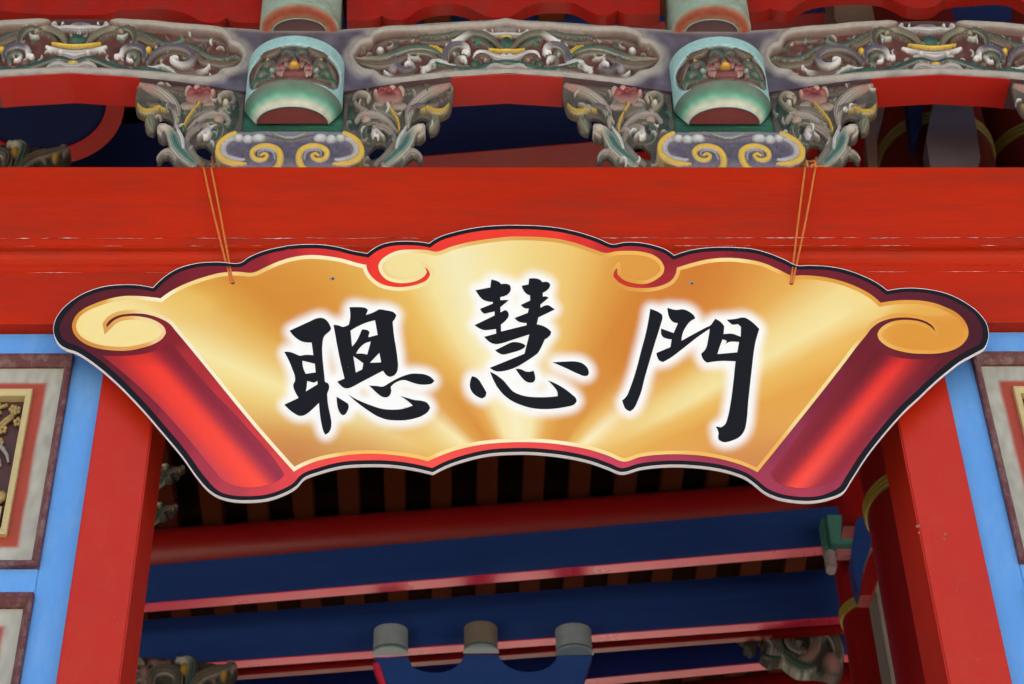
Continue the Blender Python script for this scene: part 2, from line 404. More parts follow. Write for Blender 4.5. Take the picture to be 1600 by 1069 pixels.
def rect_ring(name, o, i, Yf, Yi, Yb, m, parent, cols=None):
    """picture-frame ring: outer rect o, inner rect i (x0,x1,z0,z1), front at Yf sloping to Yi at inner edge, outer wall back to Yb"""
    def c(r, Y): return [(r[0], Y, r[2]), (r[1], Y, r[2]), (r[1], Y, r[3]), (r[0], Y, r[3])]
    mid = [o[0] * .6 + i[0] * .4, o[1] * .6 + i[1] * .4, o[2] * .6 + i[2] * .4, o[3] * .6 + i[3] * .4]
    rings = [c(o, Yb), c(o, Yf + .002), c([o[0] + .002, o[1] - .002, o[2] + .002, o[3] - .002], Yf), c(mid, Yf), c(i, Yi), c(i, Yb)]
    vs = sum(rings, []); fs = []
    for k in range(len(rings) - 1):
        for j in range(4): fs.append((4 * k + j, 4 * k + (j + 1) % 4, 4 * k + 4 + (j + 1) % 4, 4 * k + 4 + j))
    return mesh(name, vs, fs, m, parent)
def field_sheet(name, r, Y, m, parent, inner, sx=.0045, c_out=None, c_red=None, hole=None):
    """sheet with an air-brushed red rectangle on grey-white around `inner`"""
    nx = int((r[1] - r[0]) / sx); nz = int((r[3] - r[2]) / sx)
    xs = np.linspace(r[0], r[1], nx); zs = np.linspace(r[2], r[3], nz); gx, gz = np.meshgrid(xs, zs)
    d = np.maximum(np.maximum(inner[0] - gx, gx - inner[1]), np.maximum(inner[2] - gz, gz - inner[3]))   # distance outside inner frame
    nn = np.array([noise.noise(Vector((a * 14, b * 14, 2.0))) for a, b in zip(gx.ravel(), gz.ravel())]).reshape(gx.shape)
    w = np.clip((.037 + .002 * nn - d) / .013, 0, 1); w = w * w * (3 - 2 * w)
    A = np.array(lin('#a3a298')); B = np.array(lin('#9c3a22'))
    n5 = np.array([noise.noise(Vector((a * 60, b * 22, 9.0))) for a, b in zip(gx.ravel(), gz.ravel())]).reshape(gx.shape)
    col = A * (1 + .12 * nn[..., None] + .22 * n5[..., None]) * (1 - w[..., None]) + B * (1 + .1 * nn[..., None]) * w[..., None]
    vs = np.stack([gx, np.full_like(gx, Y), gz], -1).reshape(-1, 3)
    fs = [(j * nx + i, j * nx + i + 1, (j + 1) * nx + i + 1, (j + 1) * nx + i) for j in range(nz - 1) for i in range(nx - 1) if not (d[j, i] < -.004 and d[j + 1, i + 1] < -.004 and d[j, i + 1] < -.004 and d[j + 1, i] < -.004)]
    return mesh(name, vs, fs, m, parent, col.reshape(-1, 3))

CREAM = mat('cream_gilt_frame', lin('#b8a878'), .5, .12, 30, .25, 150)
GILT = mat('dull_gilt_relief', lin('#9c8450'), .45, .25, 60, .4, 220, wear=lin('#6e5a3a'), wear_amt=.6, wear_scale=70)
GREYR = mat('grey_wave_relief', lin('#8a8680'), .5, .25, 60, .4, 220, wear=lin('#4a3a3c'), wear_amt=.7, wear_scale=60)
DKM = mat('dark_maroon_ground', lin('#4a2a28'), .6, .2, 30, .2, 150)

def wall_side(sgn, post_x, frame_x, zrows, label, plabels):
    """sgn -1 = left. post_x: edge of post; frame_x: inner edge of panels next to blue strip"""
    far = sgn * 2.9; w = empty('painted_wall', ((post_x + far) / 2, 0, 0), label, 'wall')
    a, b = sorted((post_x + sgn * .003, far))
    Yb = .022
    # blue boards: stile next to the post, rails, and far stile
    pw = .56; inner, outer = frame_x, frame_x + sgn * pw
    s0, s1 = sorted((post_x + sgn * .003, inner)); box_between('blue_stile', (s0, Yb, .12), (s1, .14, zb - .002), BLUE, w, .002)
    s0, s1 = sorted((outer, far)); box_between('blue_stile', (s0, Yb, .12), (s1, .14, zb - .002), BLUE, w, .002)
    i0, i1 = sorted((inner, outer)); prev = zb - .002
    for (zt_, zb_) in zrows:
        box_between('blue_rail', (i0 + .0005, Yb, zt_), (i1 - .0005, .14, prev), BLUE, w, .002); prev = zb_
    box_between('blue_rail', (i0 + .0005, Yb, .12), (i1 - .0005, .14, prev), BLUE, w, .002)
    box_between('wall_core', (a, .141, .12), (b, .20, zb - .002), GREYW, w, .002)
    ends = []
    for k, (zt_, zb_) in enumerate(zrows):
        o = [i0, i1, zb_, zt_]; mx_, mz_ = .022, .030
        f = rect_ring('panel_moulding', o, [o[0] + mx_, o[1] - mx_, o[2] + mz_, o[3] - mz_], Yb - .016, Yb + .004, .139, MAROON, w)
        fld = [o[0] + mx_, o[1] - mx_, o[2] + mz_, o[3] - mz_]
        inn = [o[0] + .092, o[1] - .092, o[2] + .106, o[3] - .112]
        p = field_sheet('panel_field', fld, Yb + .004 + .008, PAINTA, w, inn)
        cr = rect_ring('inner_frame', inn, [inn[0] + .016, inn[1] - .016, inn[2] + .022, inn[3] - .022], Yb - .002, Yb + .002, .138, CREAM, w)
        g_ = [inn[0] + .016, inn[1] - .016, inn[2] + .022, inn[3] - .022]
        box_between('relief_ground', (g_[0], Yb + .026, g_[2]), (g_[1], .137, g_[3]), DKM, w, 0)
        ends.append(g_)
    return w, ends
fxL = X0(115, 553, 0.01); fxR = X0(1518, 553, 0.01)
zA = (Z0(553, .01, 60), Z0(884, .01, 40)); zB_top = Z0(926, .01, 20); hp = zA[0] - zA[1]
rows = [zA, (zB_top, zB_top - hp), (zB_top - hp - .095, zB_top - 2 * hp - .095)]
wl, gl = wall_side(-1, pL0, fxL, rows, 'blue framed wall with carved panels left of the left red post', None)
wr, gr = wall_side(1, pR1, fxR, rows, 'blue framed wall with carved panels right of the right red post', None)

def ball(cx, cy, cz, rx, ry, rz, seg=8, rings=5, jit=.0, rnd=random):
    vs, fs = [], []
    for j in range(rings + 1):
        th = math.pi * j / rings
        for i in range(seg):
            ph = 2 * math.pi * i / seg; k = 1 + jit * (rnd.random() - .5)
            vs.append((cx + rx * k * math.sin(th) * math.cos(ph), cy + ry * k * math.sin(th) * math.sin(ph), cz + rz * k * math.cos(th)))
    for j in range(rings):
        for i in range(seg): fs.append((j * seg + i, (j + 1) * seg + i, (j + 1) * seg + (i + 1) % seg, j * seg + (i + 1) % seg))
    return vs, fs
def relief_scene(gd, w, sgn, seed):
    rnd = random.Random(seed); x0, x1, z0, z1 = gd; Yg = .048
    edge = x1 if sgn < 0 else x0; W = x1 - x0; H = z1 - z0
    def P(u, v, d=0): return (edge + sgn * u * W, Yg - .004 - d, z1 - v * H)    # u from the side next to the post
    # branches with blossoms
    for k in range(13):
        u, v = rnd.uniform(.0, .8), rnd.uniform(.03, .36); pts = []
        for i in range(6): pts.append(P(u, v, .006)); u += rnd.uniform(.02, .06); v += rnd.uniform(-.01, .05)
        tube('blossom_branch', pts, [.006 - .0007 * i for i in range(6)], GILT, w, 6)
    for k in range(36):
        u, v = rnd.uniform(.03, .97), rnd.uniform(.03, .40); c = P(u, v, .006); V, F = [], []
        for j in range(5):
            a = j * 1.257 + k; q = ball(c[0] + .007 * math.cos(a), c[1], c[2] + .009 * math.sin(a), .0058, .006, .0068, 6, 4)
            F += [tuple(i + len(V) for i in f) for f in q[1]]; V += q[0]
        mesh('blossom', V, F, GILT, w, smooth=True)
    # rolling waves / rocks
    for k in range(5):
        cu, cv, r = .32 + .1 * rnd.random(), .52 + .03 * k, .30 - .045 * k; pts = []
        for i in range(15):
            a = math.radians(8 + i * 14); pts.append((edge + sgn * (cu * W - r * W * math.cos(a)), Yg - .008 - .002 * k, z1 - (cv * H - r * H * .75 * math.sin(a))))
        tube('wave_ridge', pts, [.003 + .008 * math.sin(math.pi * i / 14) for i in range(15)], GREYR, w, 8)
    for k in range(11):
        c = P(.06 + .088 * k, .60 + .17 * rnd.random(), .006); q = ball(c[0], c[1], c[2], .012 + .010 * rnd.random(), .012, .016 + .014 * rnd.random(), 9, 6, .3, rnd); mesh('gilt_figure', q[0], q[1], GILT, w, smooth=True)
    a, b = P(.03, .80), P(.97, .985)
    box_between('gilt_plinth', (min(a[0], b[0]), Yg - .022, min(a[2], b[2])), (max(a[0], b[0]), Yg, max(a[2], b[2])), CREAM, w, .010)
relief_scene(gl[0], wl, -1, 5); relief_scene(gr[0], wr, 1, 6)
relief_scene(gl[1], wl, -1, 7); relief_scene(gr[1], wr, 1, 8)

# ------------------------------------------------------------------ carved frieze above the lintel
YF = 0.05; U = 600.0; KZ = .72; CG = .80      # plane of the frieze; carving units per metre; paint reflectance against the shaded picture value
def tou(pts, Y=YF):
    P = np.array(pts, float); X, Z = at_y_arr(P[:, 0], P[:, 1], Y); return np.stack([X * U, -Z * U * KZ], 1)
PXL, PXR = at_y(453, 245, YF)[0], at_y(1138.6, 245, YF)[0]; BAY = PXR - PXL; BAYS = BAY * 1.068
def cc(h): return np.array(scl(lin(h), CG))
BRN, TEAL, DTEAL, LTEAL = '#7a6258', '#2c6e62', '#1c4e46', '#8fb0a8'
WHT, GRY, YEL, PUR, MAR, CRM, OLV, PNK = '#c4c6ca', '#8e8880', '#d2b22c', '#655f7c', '#5a3230', '#a6a098', '#67614f', '#94706a'
PALE = cc('#b2aea4')
class Carving:
    """strokes and blobs in photo-traced positions, kept in plane units around (xc, 0)"""
    def __init__(s, xc, Y=YF, wk=1.3): s.xc, s.Y, s.items, s.wk = xc * U, Y, [], wk
    def st(s, x0, y0, k, pts, w, col, edge=None, tip=None, H=None, g=0, wig=0):
        p = tou(T(x0, y0, k, pts), s.Y); p[:, 0] -= s.xc
        p = smooth_poly(p, False, 75, 3.5); w = [v / k * s.wk for v in w]
        s.items.append(('s', p, w, cc(col), cc(edge or col), cc(tip) if tip else None, H, g, wig))
    def bl(s, x0, y0, k, c, rx, ry, col, edge=None, H=None):
        p = tou(T(x0, y0, k, [c]), s.Y)[0]; s.items.append(('b', (p[0] - s.xc, p[1]), rx / k * 1.08, ry / k * 1.08, cc(col), cc(edge or col), H))
    def field(s, gx, gy, Hf, C, sup=None):
        for it in s.items:
            if it[0] == 's':
                _, p, w, ca, cb, ct, H, g, wig = it; wm = max(w) * (1 + abs(wig)) + 1
                k = (gx > p[:, 0].min() - wm) & (gx < p[:, 0].max() + wm) & (gy > p[:, 1].min() - wm) & (gy < p[:, 1].max() + wm)
                if not k.any(): continue
                d, t, sg = seg_dist(p, gx[k], gy[k], False)
                ww = np.interp(t, np.linspace(0, 1, len(w)), w)
                if wig: ww = ww * (1 + wig * np.sin(t * 2 * math.pi * max(2, len(p) / 3.2)))
                q = d / np.maximum(ww, .3); ok = q < 1; q = np.clip(q, 0, 1)
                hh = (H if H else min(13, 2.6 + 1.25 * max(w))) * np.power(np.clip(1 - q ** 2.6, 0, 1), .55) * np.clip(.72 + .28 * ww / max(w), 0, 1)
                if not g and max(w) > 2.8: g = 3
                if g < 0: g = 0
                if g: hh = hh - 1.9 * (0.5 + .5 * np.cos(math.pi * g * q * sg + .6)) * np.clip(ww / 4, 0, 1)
                e = q ** 1.6; col = ca * (1 - e)[:, None] + cb * e[:, None]; pe = (np.exp(-((q - .74) / .13) ** 2) * .6 * np.clip(ww / 5, .3, 1))[:, None]; col = col * (1 - pe) + PALE * pe; col = col * (.40 + .60 * np.clip((1 - q) / .18, 0, 1))[:, None]  # outer edge of each stroke darkened: crevice shade put into the colour
                if g: col = col * (1 - .45 * (0.5 + .5 * np.cos(math.pi * g * q * sg + .6)))[:, None]  # groove bottoms darkened in the colour too, as painted shade
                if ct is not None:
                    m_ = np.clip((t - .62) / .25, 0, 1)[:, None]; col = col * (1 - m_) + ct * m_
            else:
                _, c, rx, ry, ca, cb, H = it
                k = (abs(gx - c[0]) < rx) & (abs(gy - c[1]) < ry)
                if not k.any(): continue
                q = np.sqrt(((gx[k] - c[0]) / rx) ** 2 + ((gy[k] - c[1]) / ry) ** 2); ok = q < 1; q = np.clip(q, 0, 1)
                hh = (H if H else min(13, 2.5 + .9 * min(rx, ry))) * np.sqrt(np.clip(1 - q ** 2.2, 0, 1)); e = q ** 2
                col = ca * (1 - e)[:, None] + cb * e[:, None]
            h0 = Hf[k]; base = sup[k] if sup is not None else 0
            hh = hh + base; up = ok & (hh > h0)
            Hf[k] = np.where(up, hh, h0); cv = C[k]; cv[up] = col[up]; C[k] = cv
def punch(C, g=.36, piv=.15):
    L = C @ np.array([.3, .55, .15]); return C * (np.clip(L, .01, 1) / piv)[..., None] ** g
def commas(car, gx, gy, free, n, seed, cols, wr=(1.6, 3.0), mind=8.0):
    rnd = random.Random(seed); ys, xs = np.nonzero(free); out = []
    if len(ys) == 0: return
    for _ in range(n * 6):
        if len(out) >= n: break
        k = rnd.randrange(len(ys)); x, y = gx[ys[k], xs[k]], gy[ys[k], xs[k]]
        if any((x - a_) ** 2 + (y - b_) ** 2 < mind * mind for a_, b_ in out): continue
        out.append((x, y)); a0 = rnd.uniform(0, 6.28); cur = rnd.choice((-1, 1)) * rnd.uniform(.25, .6); L = rnd.uniform(2.2, 3.6); p = [(x, y)]
        for i in range(5): p.append((p[-1][0] + L * math.cos(a0), p[-1][1] + L * math.sin(a0))); a0 += cur
        w = rnd.uniform(*wr); c1, c2 = rnd.choice(cols)
        car.items.append(('s', smooth_poly(p, False, 75, 2.5), [w * .5, w, w * .9, w * .4], cc(c1), cc(c2), None, w * 1.7 + 1.5, 0, 0))
CMC = [('#b0aca8', '#6a6460'), ('#c0c4c8', '#84908e'), ('#7f9a8e', '#2c5248'), ('#a6a29a', '#6a645c'), ('#7a5c50', '#4a302c'), ('#6f6c84', '#45424e'), ('#3c7464', '#1f4a40')]
def nz2(gx, gy, f, s=0.0): return np.array([noise.noise(Vector((a * f, b * f, s))) for a, b in zip(gx.ravel(), gy.ravel())]).reshape(gx.shape)

# --- design of the middle beam (right half, traced) and of the outer beams
A = Carving((PXL + PXR) / 2, wk=1.45); a = lambda *p, **k: A.st(780, 20, 5.926, *p, **k); ab = lambda *p, **k: A.bl(780, 20, 5.926, *p, **k)
ab((65, 250), 75, 75, DTEAL, TEAL)
ab((65, 110), 150, 32, '#6f6a72', '#8a868c')
a([(65, 300), (62, 230)], [12, 16], '#3e7a64', DTEAL)
a([(20, 160), (120, 165), (210, 165), (262, 135), (235, 98), (195, 105), (185, 130)], [16, 17, 12, 6], WHT, GRY, WHT)
ab((65, 186), 66, 18, YEL, '#a08020')
a([(120, 305), (180, 230), (270, 175), (380, 160), (480, 200), (560, 245)], [16, 28, 26, 12], '#7d7868', '#4e5a4c', WHT, g=5)
a([(200, 300), (260, 250), (340, 215), (400, 212)], [16, 22, 12], '#4d6e60', BRN)
ab((330, 240), 40, 28, '#3a7c62', TEAL)
a([(330, 150), (450, 138), (600, 172), (750, 192), (850, 185)], [9, 18, 18, 10], '#6a6a5a', TEAL, g=3)
a([(650, 155), (760, 178), (845, 172), (862, 195), (820, 205)], [9, 12, 9], '#7a6e62', '#4a4038')
a([(600, 235), (720, 248), (860, 240)], [22, 22, 14], '#75675f', MAR, g=2)
a([(870, 205), (1000, 205), (1130, 215), (1230, 245), (1290, 292)], [18, 20, 20, 10], '#6f5c52', '#59423c', H=6)
a([(660, 345), (690, 325), (730, 305), (772, 292)], [24, 32, 30, 20], YEL, '#b08c1c', H=10, wig=.10)
a([(640, 415), (625, 335), (565, 283), (490, 272), (432, 297), (430, 335), (470, 340)], [30, 34, 30, 16], '#77718a', '#5d5448', WHT, g=4)
a([(625, 400), (600, 350), (555, 328), (515, 350)], [20, 20, 14], '#6a7a70', '#7a655c')
ab((500, 240), 34, 26, WHT, '#7f9c94'); ab((560, 225), 26, 22, '#9cb4ac', TEAL)
a([(0, 385), (100, 388), (180, 372), (280, 330), (345, 335), (368, 368)], [30, 26, 18, 12], WHT, '#8a8090', WHT, H=9)
a([(0, 333), (65, 336), (150, 334), (235, 318)], [10, 10, 8, 4], YEL, '#b49428', H=13)
ab((100, 368), 34, 16, '#9a90a4', WHT, H=11)
a([(240, 390), (300, 368), (355, 395), (310, 430)], [20, 26, 16], '#7d5f50', MAR)
a([(0, 432), (120, 432), (250, 462), (400, 500), (550, 492), (690, 455), (745, 430)], [22, 22, 26, 24, 10], TEAL, DTEAL, g=4)
a([(330, 480), (345, 440), (392, 440)], [18, 24, 14], '#2f7058', DTEAL)
a([(430, 475), (500, 478), (540, 440), (515, 392), (458, 392), (452, 415)], [16, 22, 24, 12], '#8e8478', MAR, WHT)
a([(0, 472), (80, 482), (180, 462), (252, 492), (240, 535), (160, 538), (140, 515)], [24, 22, 18, 14], '#b2b0b4', GRY, WHT, H=10)
a([(545, 500), (650, 500), (740, 520), (810, 545)], [18, 30, 14], '#7a4e46', TEAL, g=4)
a([(555, 468), (640, 450), (715, 425), (775, 440), (800, 478), (848, 488), (842, 545)], [12, 24, 24, 14], WHT, '#7f9f98', WHT, wig=.2)
a([(690, 415), (780, 352), (880, 338), (1000, 352)], [14, 24, 14], '#7b6f5e', '#4f5f50', g=4)
a([(1000, 380), (1090, 430), (1250, 465), (1400, 445), (1482, 412)], [16, 34, 36, 10], '#7c6c60', '#58453e', g=5)
a([(645, 405), (720, 332), (850, 298), (980, 308), (1100, 350), (1220, 388), (1350, 400), (1480, 402)], [10, 22, 28, 26, 18, 8], '#4a7264', '#7e7a6a', '#8a8474', g=4)
a([(1180, 345), (1250, 378), (1340, 388)], [10, 14, 8], TEAL, DTEAL); ab((1235, 312), 42, 36, WHT, '#88807a')
a([(1110, 395), (1090, 450), (1040, 500), (975, 500), (942, 460), (975, 428), (1012, 445)], [26, 26, 20, 10], '#6c6684', '#75675c', WHT, g=3)
a([(890, 385), (950, 385), (985, 355)], [12, 15, 8], WHT, GRY); ab((1130, 485), 44, 36, '#8a86a0', GRY)
a([(940, 545), (1040, 575), (1140, 565), (1212, 515)], [14, 26, 18, 8], '#80706a', MAR, WHT)
A_in = [(65, 92), (280, 128), (420, 128), (650, 150), (870, 165), (1150, 170), (1235, 190), (1290, 225), (1305, 262), (1400, 290), (1460, 350), (1488, 402), (1462, 465), (1400, 515), (1290, 540), (1255, 572), (1195, 600), (1050, 596), (850, 570), (600, 545), (270, 524), (65, 518)]
B = Carving(PXL - BAYS / 2, wk=1.4); b3 = lambda *p, **k: B.st(0, 15, 8, *p, **k); b3b = lambda *p, **k: B.bl(0, 15, 8, *p, **k)
b4 = lambda *p, **k: B.st(180, 30, 7.273, *p, **k); b4b = lambda *p, **k: B.bl(180, 30, 7.273, *p, **k)
b3b((880, 330), 210, 95, DTEAL, TEAL); b3b((905, 130), 240, 62, '#6a6274', '#8a8c98', H=6)
for q in (-60, 0, 60): b3([(880 + q * 1.4, 270), (870 + q, 400)], [8, 8], '#3c6e60', DTEAL, H=10)
b3([(900, 215), (1020, 200), (1140, 190), (1270, 195), (1338, 150), (1285, 105), (1215, 115), (1225, 150)], [34, 30, 22, 10], WHT, '#84829a', WHT, H=11)
b3([(1080, 415), (1140, 310), (1280, 225), (1430, 195), (1520, 240)], [26, 40, 34, 14], '#8a8470', '#565c4c', '#9a927e', g=6)
b3([(1180, 400), (1260, 310), (1400, 250), (1500, 260)], [14, 22, 12], '#7d6a5a', '#52483e', g=3)
b3([(872, 520), (1000, 500), (1150, 465), (1320, 410)], [70, 48, 30, 12], WHT, '#75688a', WHT, H=8)
b3([(872, 437), (1050, 430), (1160, 412), (1255, 393)], [15, 14, 12, 6], YEL, '#b8962c', H=13)
b3b((1095, 505), 46, 34, WHT, GRY, H=12); b3b((880, 620), 100, 28, YEL, '#b08c1c', H=9)
b3([(872, 665), (960, 670), (1060, 640), (1160, 660), (1195, 715), (1120, 735), (1080, 705)], [36, 34, 30, 16], '#b4b2b6', '#857f8c', WHT, H=10)
b3([(960, 600), (1110, 570), (1250, 610), (1400, 670), (1600, 715)], [20, 34, 36, 30], '#2c5a5a', DTEAL, g=4)
b3b((1390, 620), 62, 40, '#2f6a5c', TEAL)
b4([(0, 560), (150, 562), (300, 535), (450, 560), (660, 600)], [20, 30, 34, 16], TEAL, DTEAL, g=5)
b4([(370, 505), (450, 510), (520, 492), (600, 525), (690, 590)], [14, 22, 24, 10], WHT, '#6d9288', wig=.2)
b4([(430, 480), (520, 395), (640, 352), (760, 350), (840, 395)], [14, 20, 14], '#7d6658', MAR, g=3)
b4([(365, 455), (430, 365), (540, 300), (690, 285), (810, 310), (885, 390), (850, 460), (760, 485), (675, 450), (632, 412), (660, 392), (705, 402)], [22, 34, 36, 38, 34, 26, 12], '#6f6780', '#766a5c', WHT, g=5)
b4([(630, 505), (750, 575), (900, 568), (1010, 545), (1068, 488)], [18, 30, 28, 10], '#7c6b62', MAR, WHT, g=3)
b4([(930, 350), (980, 440), (1100, 470), (1300, 480), (1440, 425)], [20, 34, 34, 12], '#80705f', '#5c463e', g=5)
b4([(780, 250), (900, 282), (1000, 345), (1130, 398), (1250, 400), (1370, 378), (1442, 420)], [16, 22, 22, 18, 8], '#2f6a60', '#96907e', wig=.14)
b4([(270, 95), (390, 155), (500, 215), (620, 240), (720, 215), (768, 190), (750, 150)], [12, 24, 22, 16, 12], '#2c645a', '#8a8674', '#5f8a7e', wig=.14)
b4([(200, 80), (260, 150), (350, 205), (470, 255)], [30, 34, 32, 20], '#7a6a5e', '#57473e', g=3)
b4([(800, 170), (1000, 175), (1180, 200), (1270, 280)], [14, 20, 22, 12], '#75625a', '#59423c', H=6)
b4b((375, 310), 40, 40, YEL, '#b8962c', H=11); b4b((445, 250), 32, 26, '#8a5c50', BRN, H=10)
b4([(320, 410), (322, 320), (240, 270), (140, 278), (75, 312), (60, 365), (0, 380)], [24, 34, 30, 18], '#5f5c84', '#6e6a5e', WHT, g=4)
b4([(225, 460), (262, 395), (215, 345), (145, 365), (140, 410), (185, 425)], [18, 24, 22, 12], '#5a7f74', '#8a7c6e', WHT)
b4([(210, 240), (225, 140), (150, 75), (60, 80), (0, 100)], [30, 42, 30, 18], '#6a6656', '#3f5a4c', g=4)
b4([(30, 155), (90, 160), (132, 125)], [18, 22, 10], WHT, '#7fa39a')
b4b((60, 455), 60, 36, '#7a6256', MAR)
B_in = T(0, 15, 8, [(870, 82), (1100, 84), (1330, 105)]) + T(180, 30, 7.273, [(0, 28), (400, 60), (700, 95), (1050, 122), (1200, 150), (1275, 215), (1300, 272), (1400, 320), (1450, 400), (1442, 460), (1380, 530), (1205, 572), (1170, 612), (1080, 645), (950, 645), (700, 622), (400, 592), (0, 565)]) + T(0, 15, 8, [(870, 712)])

topc = tou([(791, 31), (840, 33), (900, 36.5), (965, 42), (1028, 46), (1060, 48.5), (1138, 50)]); botc = tou([(795, 115), (880, 120.5), (951, 128.5), (1005, 137), (1043, 143), (1138, 149)])
AC = A.xc

def beam(xc, des, inner, label, bay):
    e = empty('carved_beam', (xc, YF, 0), label, 'carved beam', 'carved beams of the frieze')
    half = bay / 2 * U; hm = BAY / 2 * U; nx, nv = 520, 100
    ip = np.array(inner, float); ip = tou(ip); ip[:, 0] -= des.xc; ip = smooth_poly(ip, False, 60, 3)
    ip = np.vstack([ip, ip[::-1] * np.array([-1, 1])])
    sx = np.linspace(-half, half, nx); v = np.linspace(0, 1, nv); asx = abs(sx) * hm / half
    yt = np.interp(asx, topc[:, 0] - AC, topc[:, 1]); yb = np.interp(asx, botc[:, 0] - AC, botc[:, 1])
    gx = np.repeat(sx[None], nv, 0); gy = yt[None] + (yb - yt)[None] * v[:, None]
    d, _, _ = seg_dist(ip, abs(gx), gy); ins = inside(ip, gx, gy); d = np.where(ins, d, -d)
    H = np.where(d < 0, 4.6 * np.exp(-((d + 5) / 4.0) ** 2), 0.0)
    k = np.clip(d / 4, 0, 1); H = np.where(d >= 0, 1.2 * (1 - k) - 14 * (k * k * (3 - 2 * k)), H)
    n1 = nz2(gx, gy, .045, xc); n2 = nz2(gx, gy, .16, xc + 3)
    outc = cc('#5f5b72')[None, None] * (1 + .45 * n1[..., None]) + np.array([.05, -.005, -.03]) * np.clip(n2, 0, 1)[..., None] * .6
    w = np.clip((d + 24 + 5 * n1) / 15, 0, 1)[..., None]; crm = cc('#9a9694') * (1 + .07 * n2[..., None]); C = outc * (1 - w) + crm * w
    band = np.clip((gy - yt[None]) / 8, 0, 1)[..., None]; C = C * band + crm * (1 - band) * .9
    w = np.clip(d / 4, 0, 1)[..., None]; C = C * (1 - w) + (cc('#6e3a34') * (1 + .25 * n1[..., None])) * w
    Hs = H.copy(); sup = np.full_like(H, -12.5)
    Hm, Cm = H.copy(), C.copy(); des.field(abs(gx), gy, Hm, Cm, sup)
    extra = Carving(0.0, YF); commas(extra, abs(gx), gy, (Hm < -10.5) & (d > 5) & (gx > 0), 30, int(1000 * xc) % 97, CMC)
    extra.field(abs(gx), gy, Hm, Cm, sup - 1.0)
    m_ = (d > -5) | (abs(gx) < 52)
    H = np.where(m_, Hm, H); C = np.where(m_[..., None], Cm, C)
    H = H + .15 * n2
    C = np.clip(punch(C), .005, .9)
    X = xc * U + gx; vs = np.stack([X / U, YF - H / U, -gy / U / KZ], -1).reshape(-1, 3)
    fs = [(j * nx + i, (j + 1) * nx + i, (j + 1) * nx + i + 1, j * nx + i + 1) for j in range(nv - 1) for i in range(nx - 1)]
    mesh('carved_face', vs, fs, CARVE, e, C.reshape(-1, 3), smooth=True)
    # body behind the face
    Yb = YF + .115; st_ = 12; xs = list(range(0, nx, st_)) + [nx - 1]; V = []
    for i in xs: V += [((xc * U + sx[i]) / U, YF + .001, -yt[i] / U / KZ), ((xc * U + sx[i]) / U, Yb, -yt[i] / U / KZ), ((xc * U + sx[i]) / U, Yb, -yb[i] / U / KZ), ((xc * U + sx[i]) / U, YF + .001, -yb[i] / U / KZ)]
    F = []
    for i in range(len(xs) - 1):
        for q in (0, 1, 2): F.append((4 * i + q, 4 * i + q + 1, 4 * i + 5 + q, 4 * i + 4 + q))
    mesh('beam_body', V, F, PAINTA2, e)
    # red soffit between the brackets, 2 mm below the body
    hs = 88.0 + half - hm; k0 = [i for i in range(nx) if abs(sx[i]) <= hs + 14][::3]; V = []
    for i in k0:
        x = (xc * U + sx[i]) / U; z = -yb[i] / U / KZ - .002; V += [(x, YF + .0005, z + .0015), (x, YF + .002, z), (x, Yb, z), (x, Yb + .0005, z + .012)]
    F = [(4 * i + q, 4 * i + 4 + q, 4 * i + 5 + q, 4 * i + 1 + q) for i in range(len(k0) - 1) for q in (0, 1, 2)]
    mesh('red_soffit', V, F, SOFRED, e)
    return e
PAINTA2 = mat('old_maroon_board', lin('#5a4248'), .6, .3, 30, .3, 120)
beam((PXL + PXR) / 2, A, T(780, 20, 5.926, A_in), 'arched carved beam between the two barrel shaped struts, with the small yellow cup in its middle', BAY)
beam(PXL - BAYS / 2, B, B_in, 'arched carved beam at the left end, running out of view beyond the left strut', BAYS)
beam(PXR + BAYS / 2, B, B_in, 'arched carved beam at the right end, with a yellow rimmed dish in its middle', BAYS)

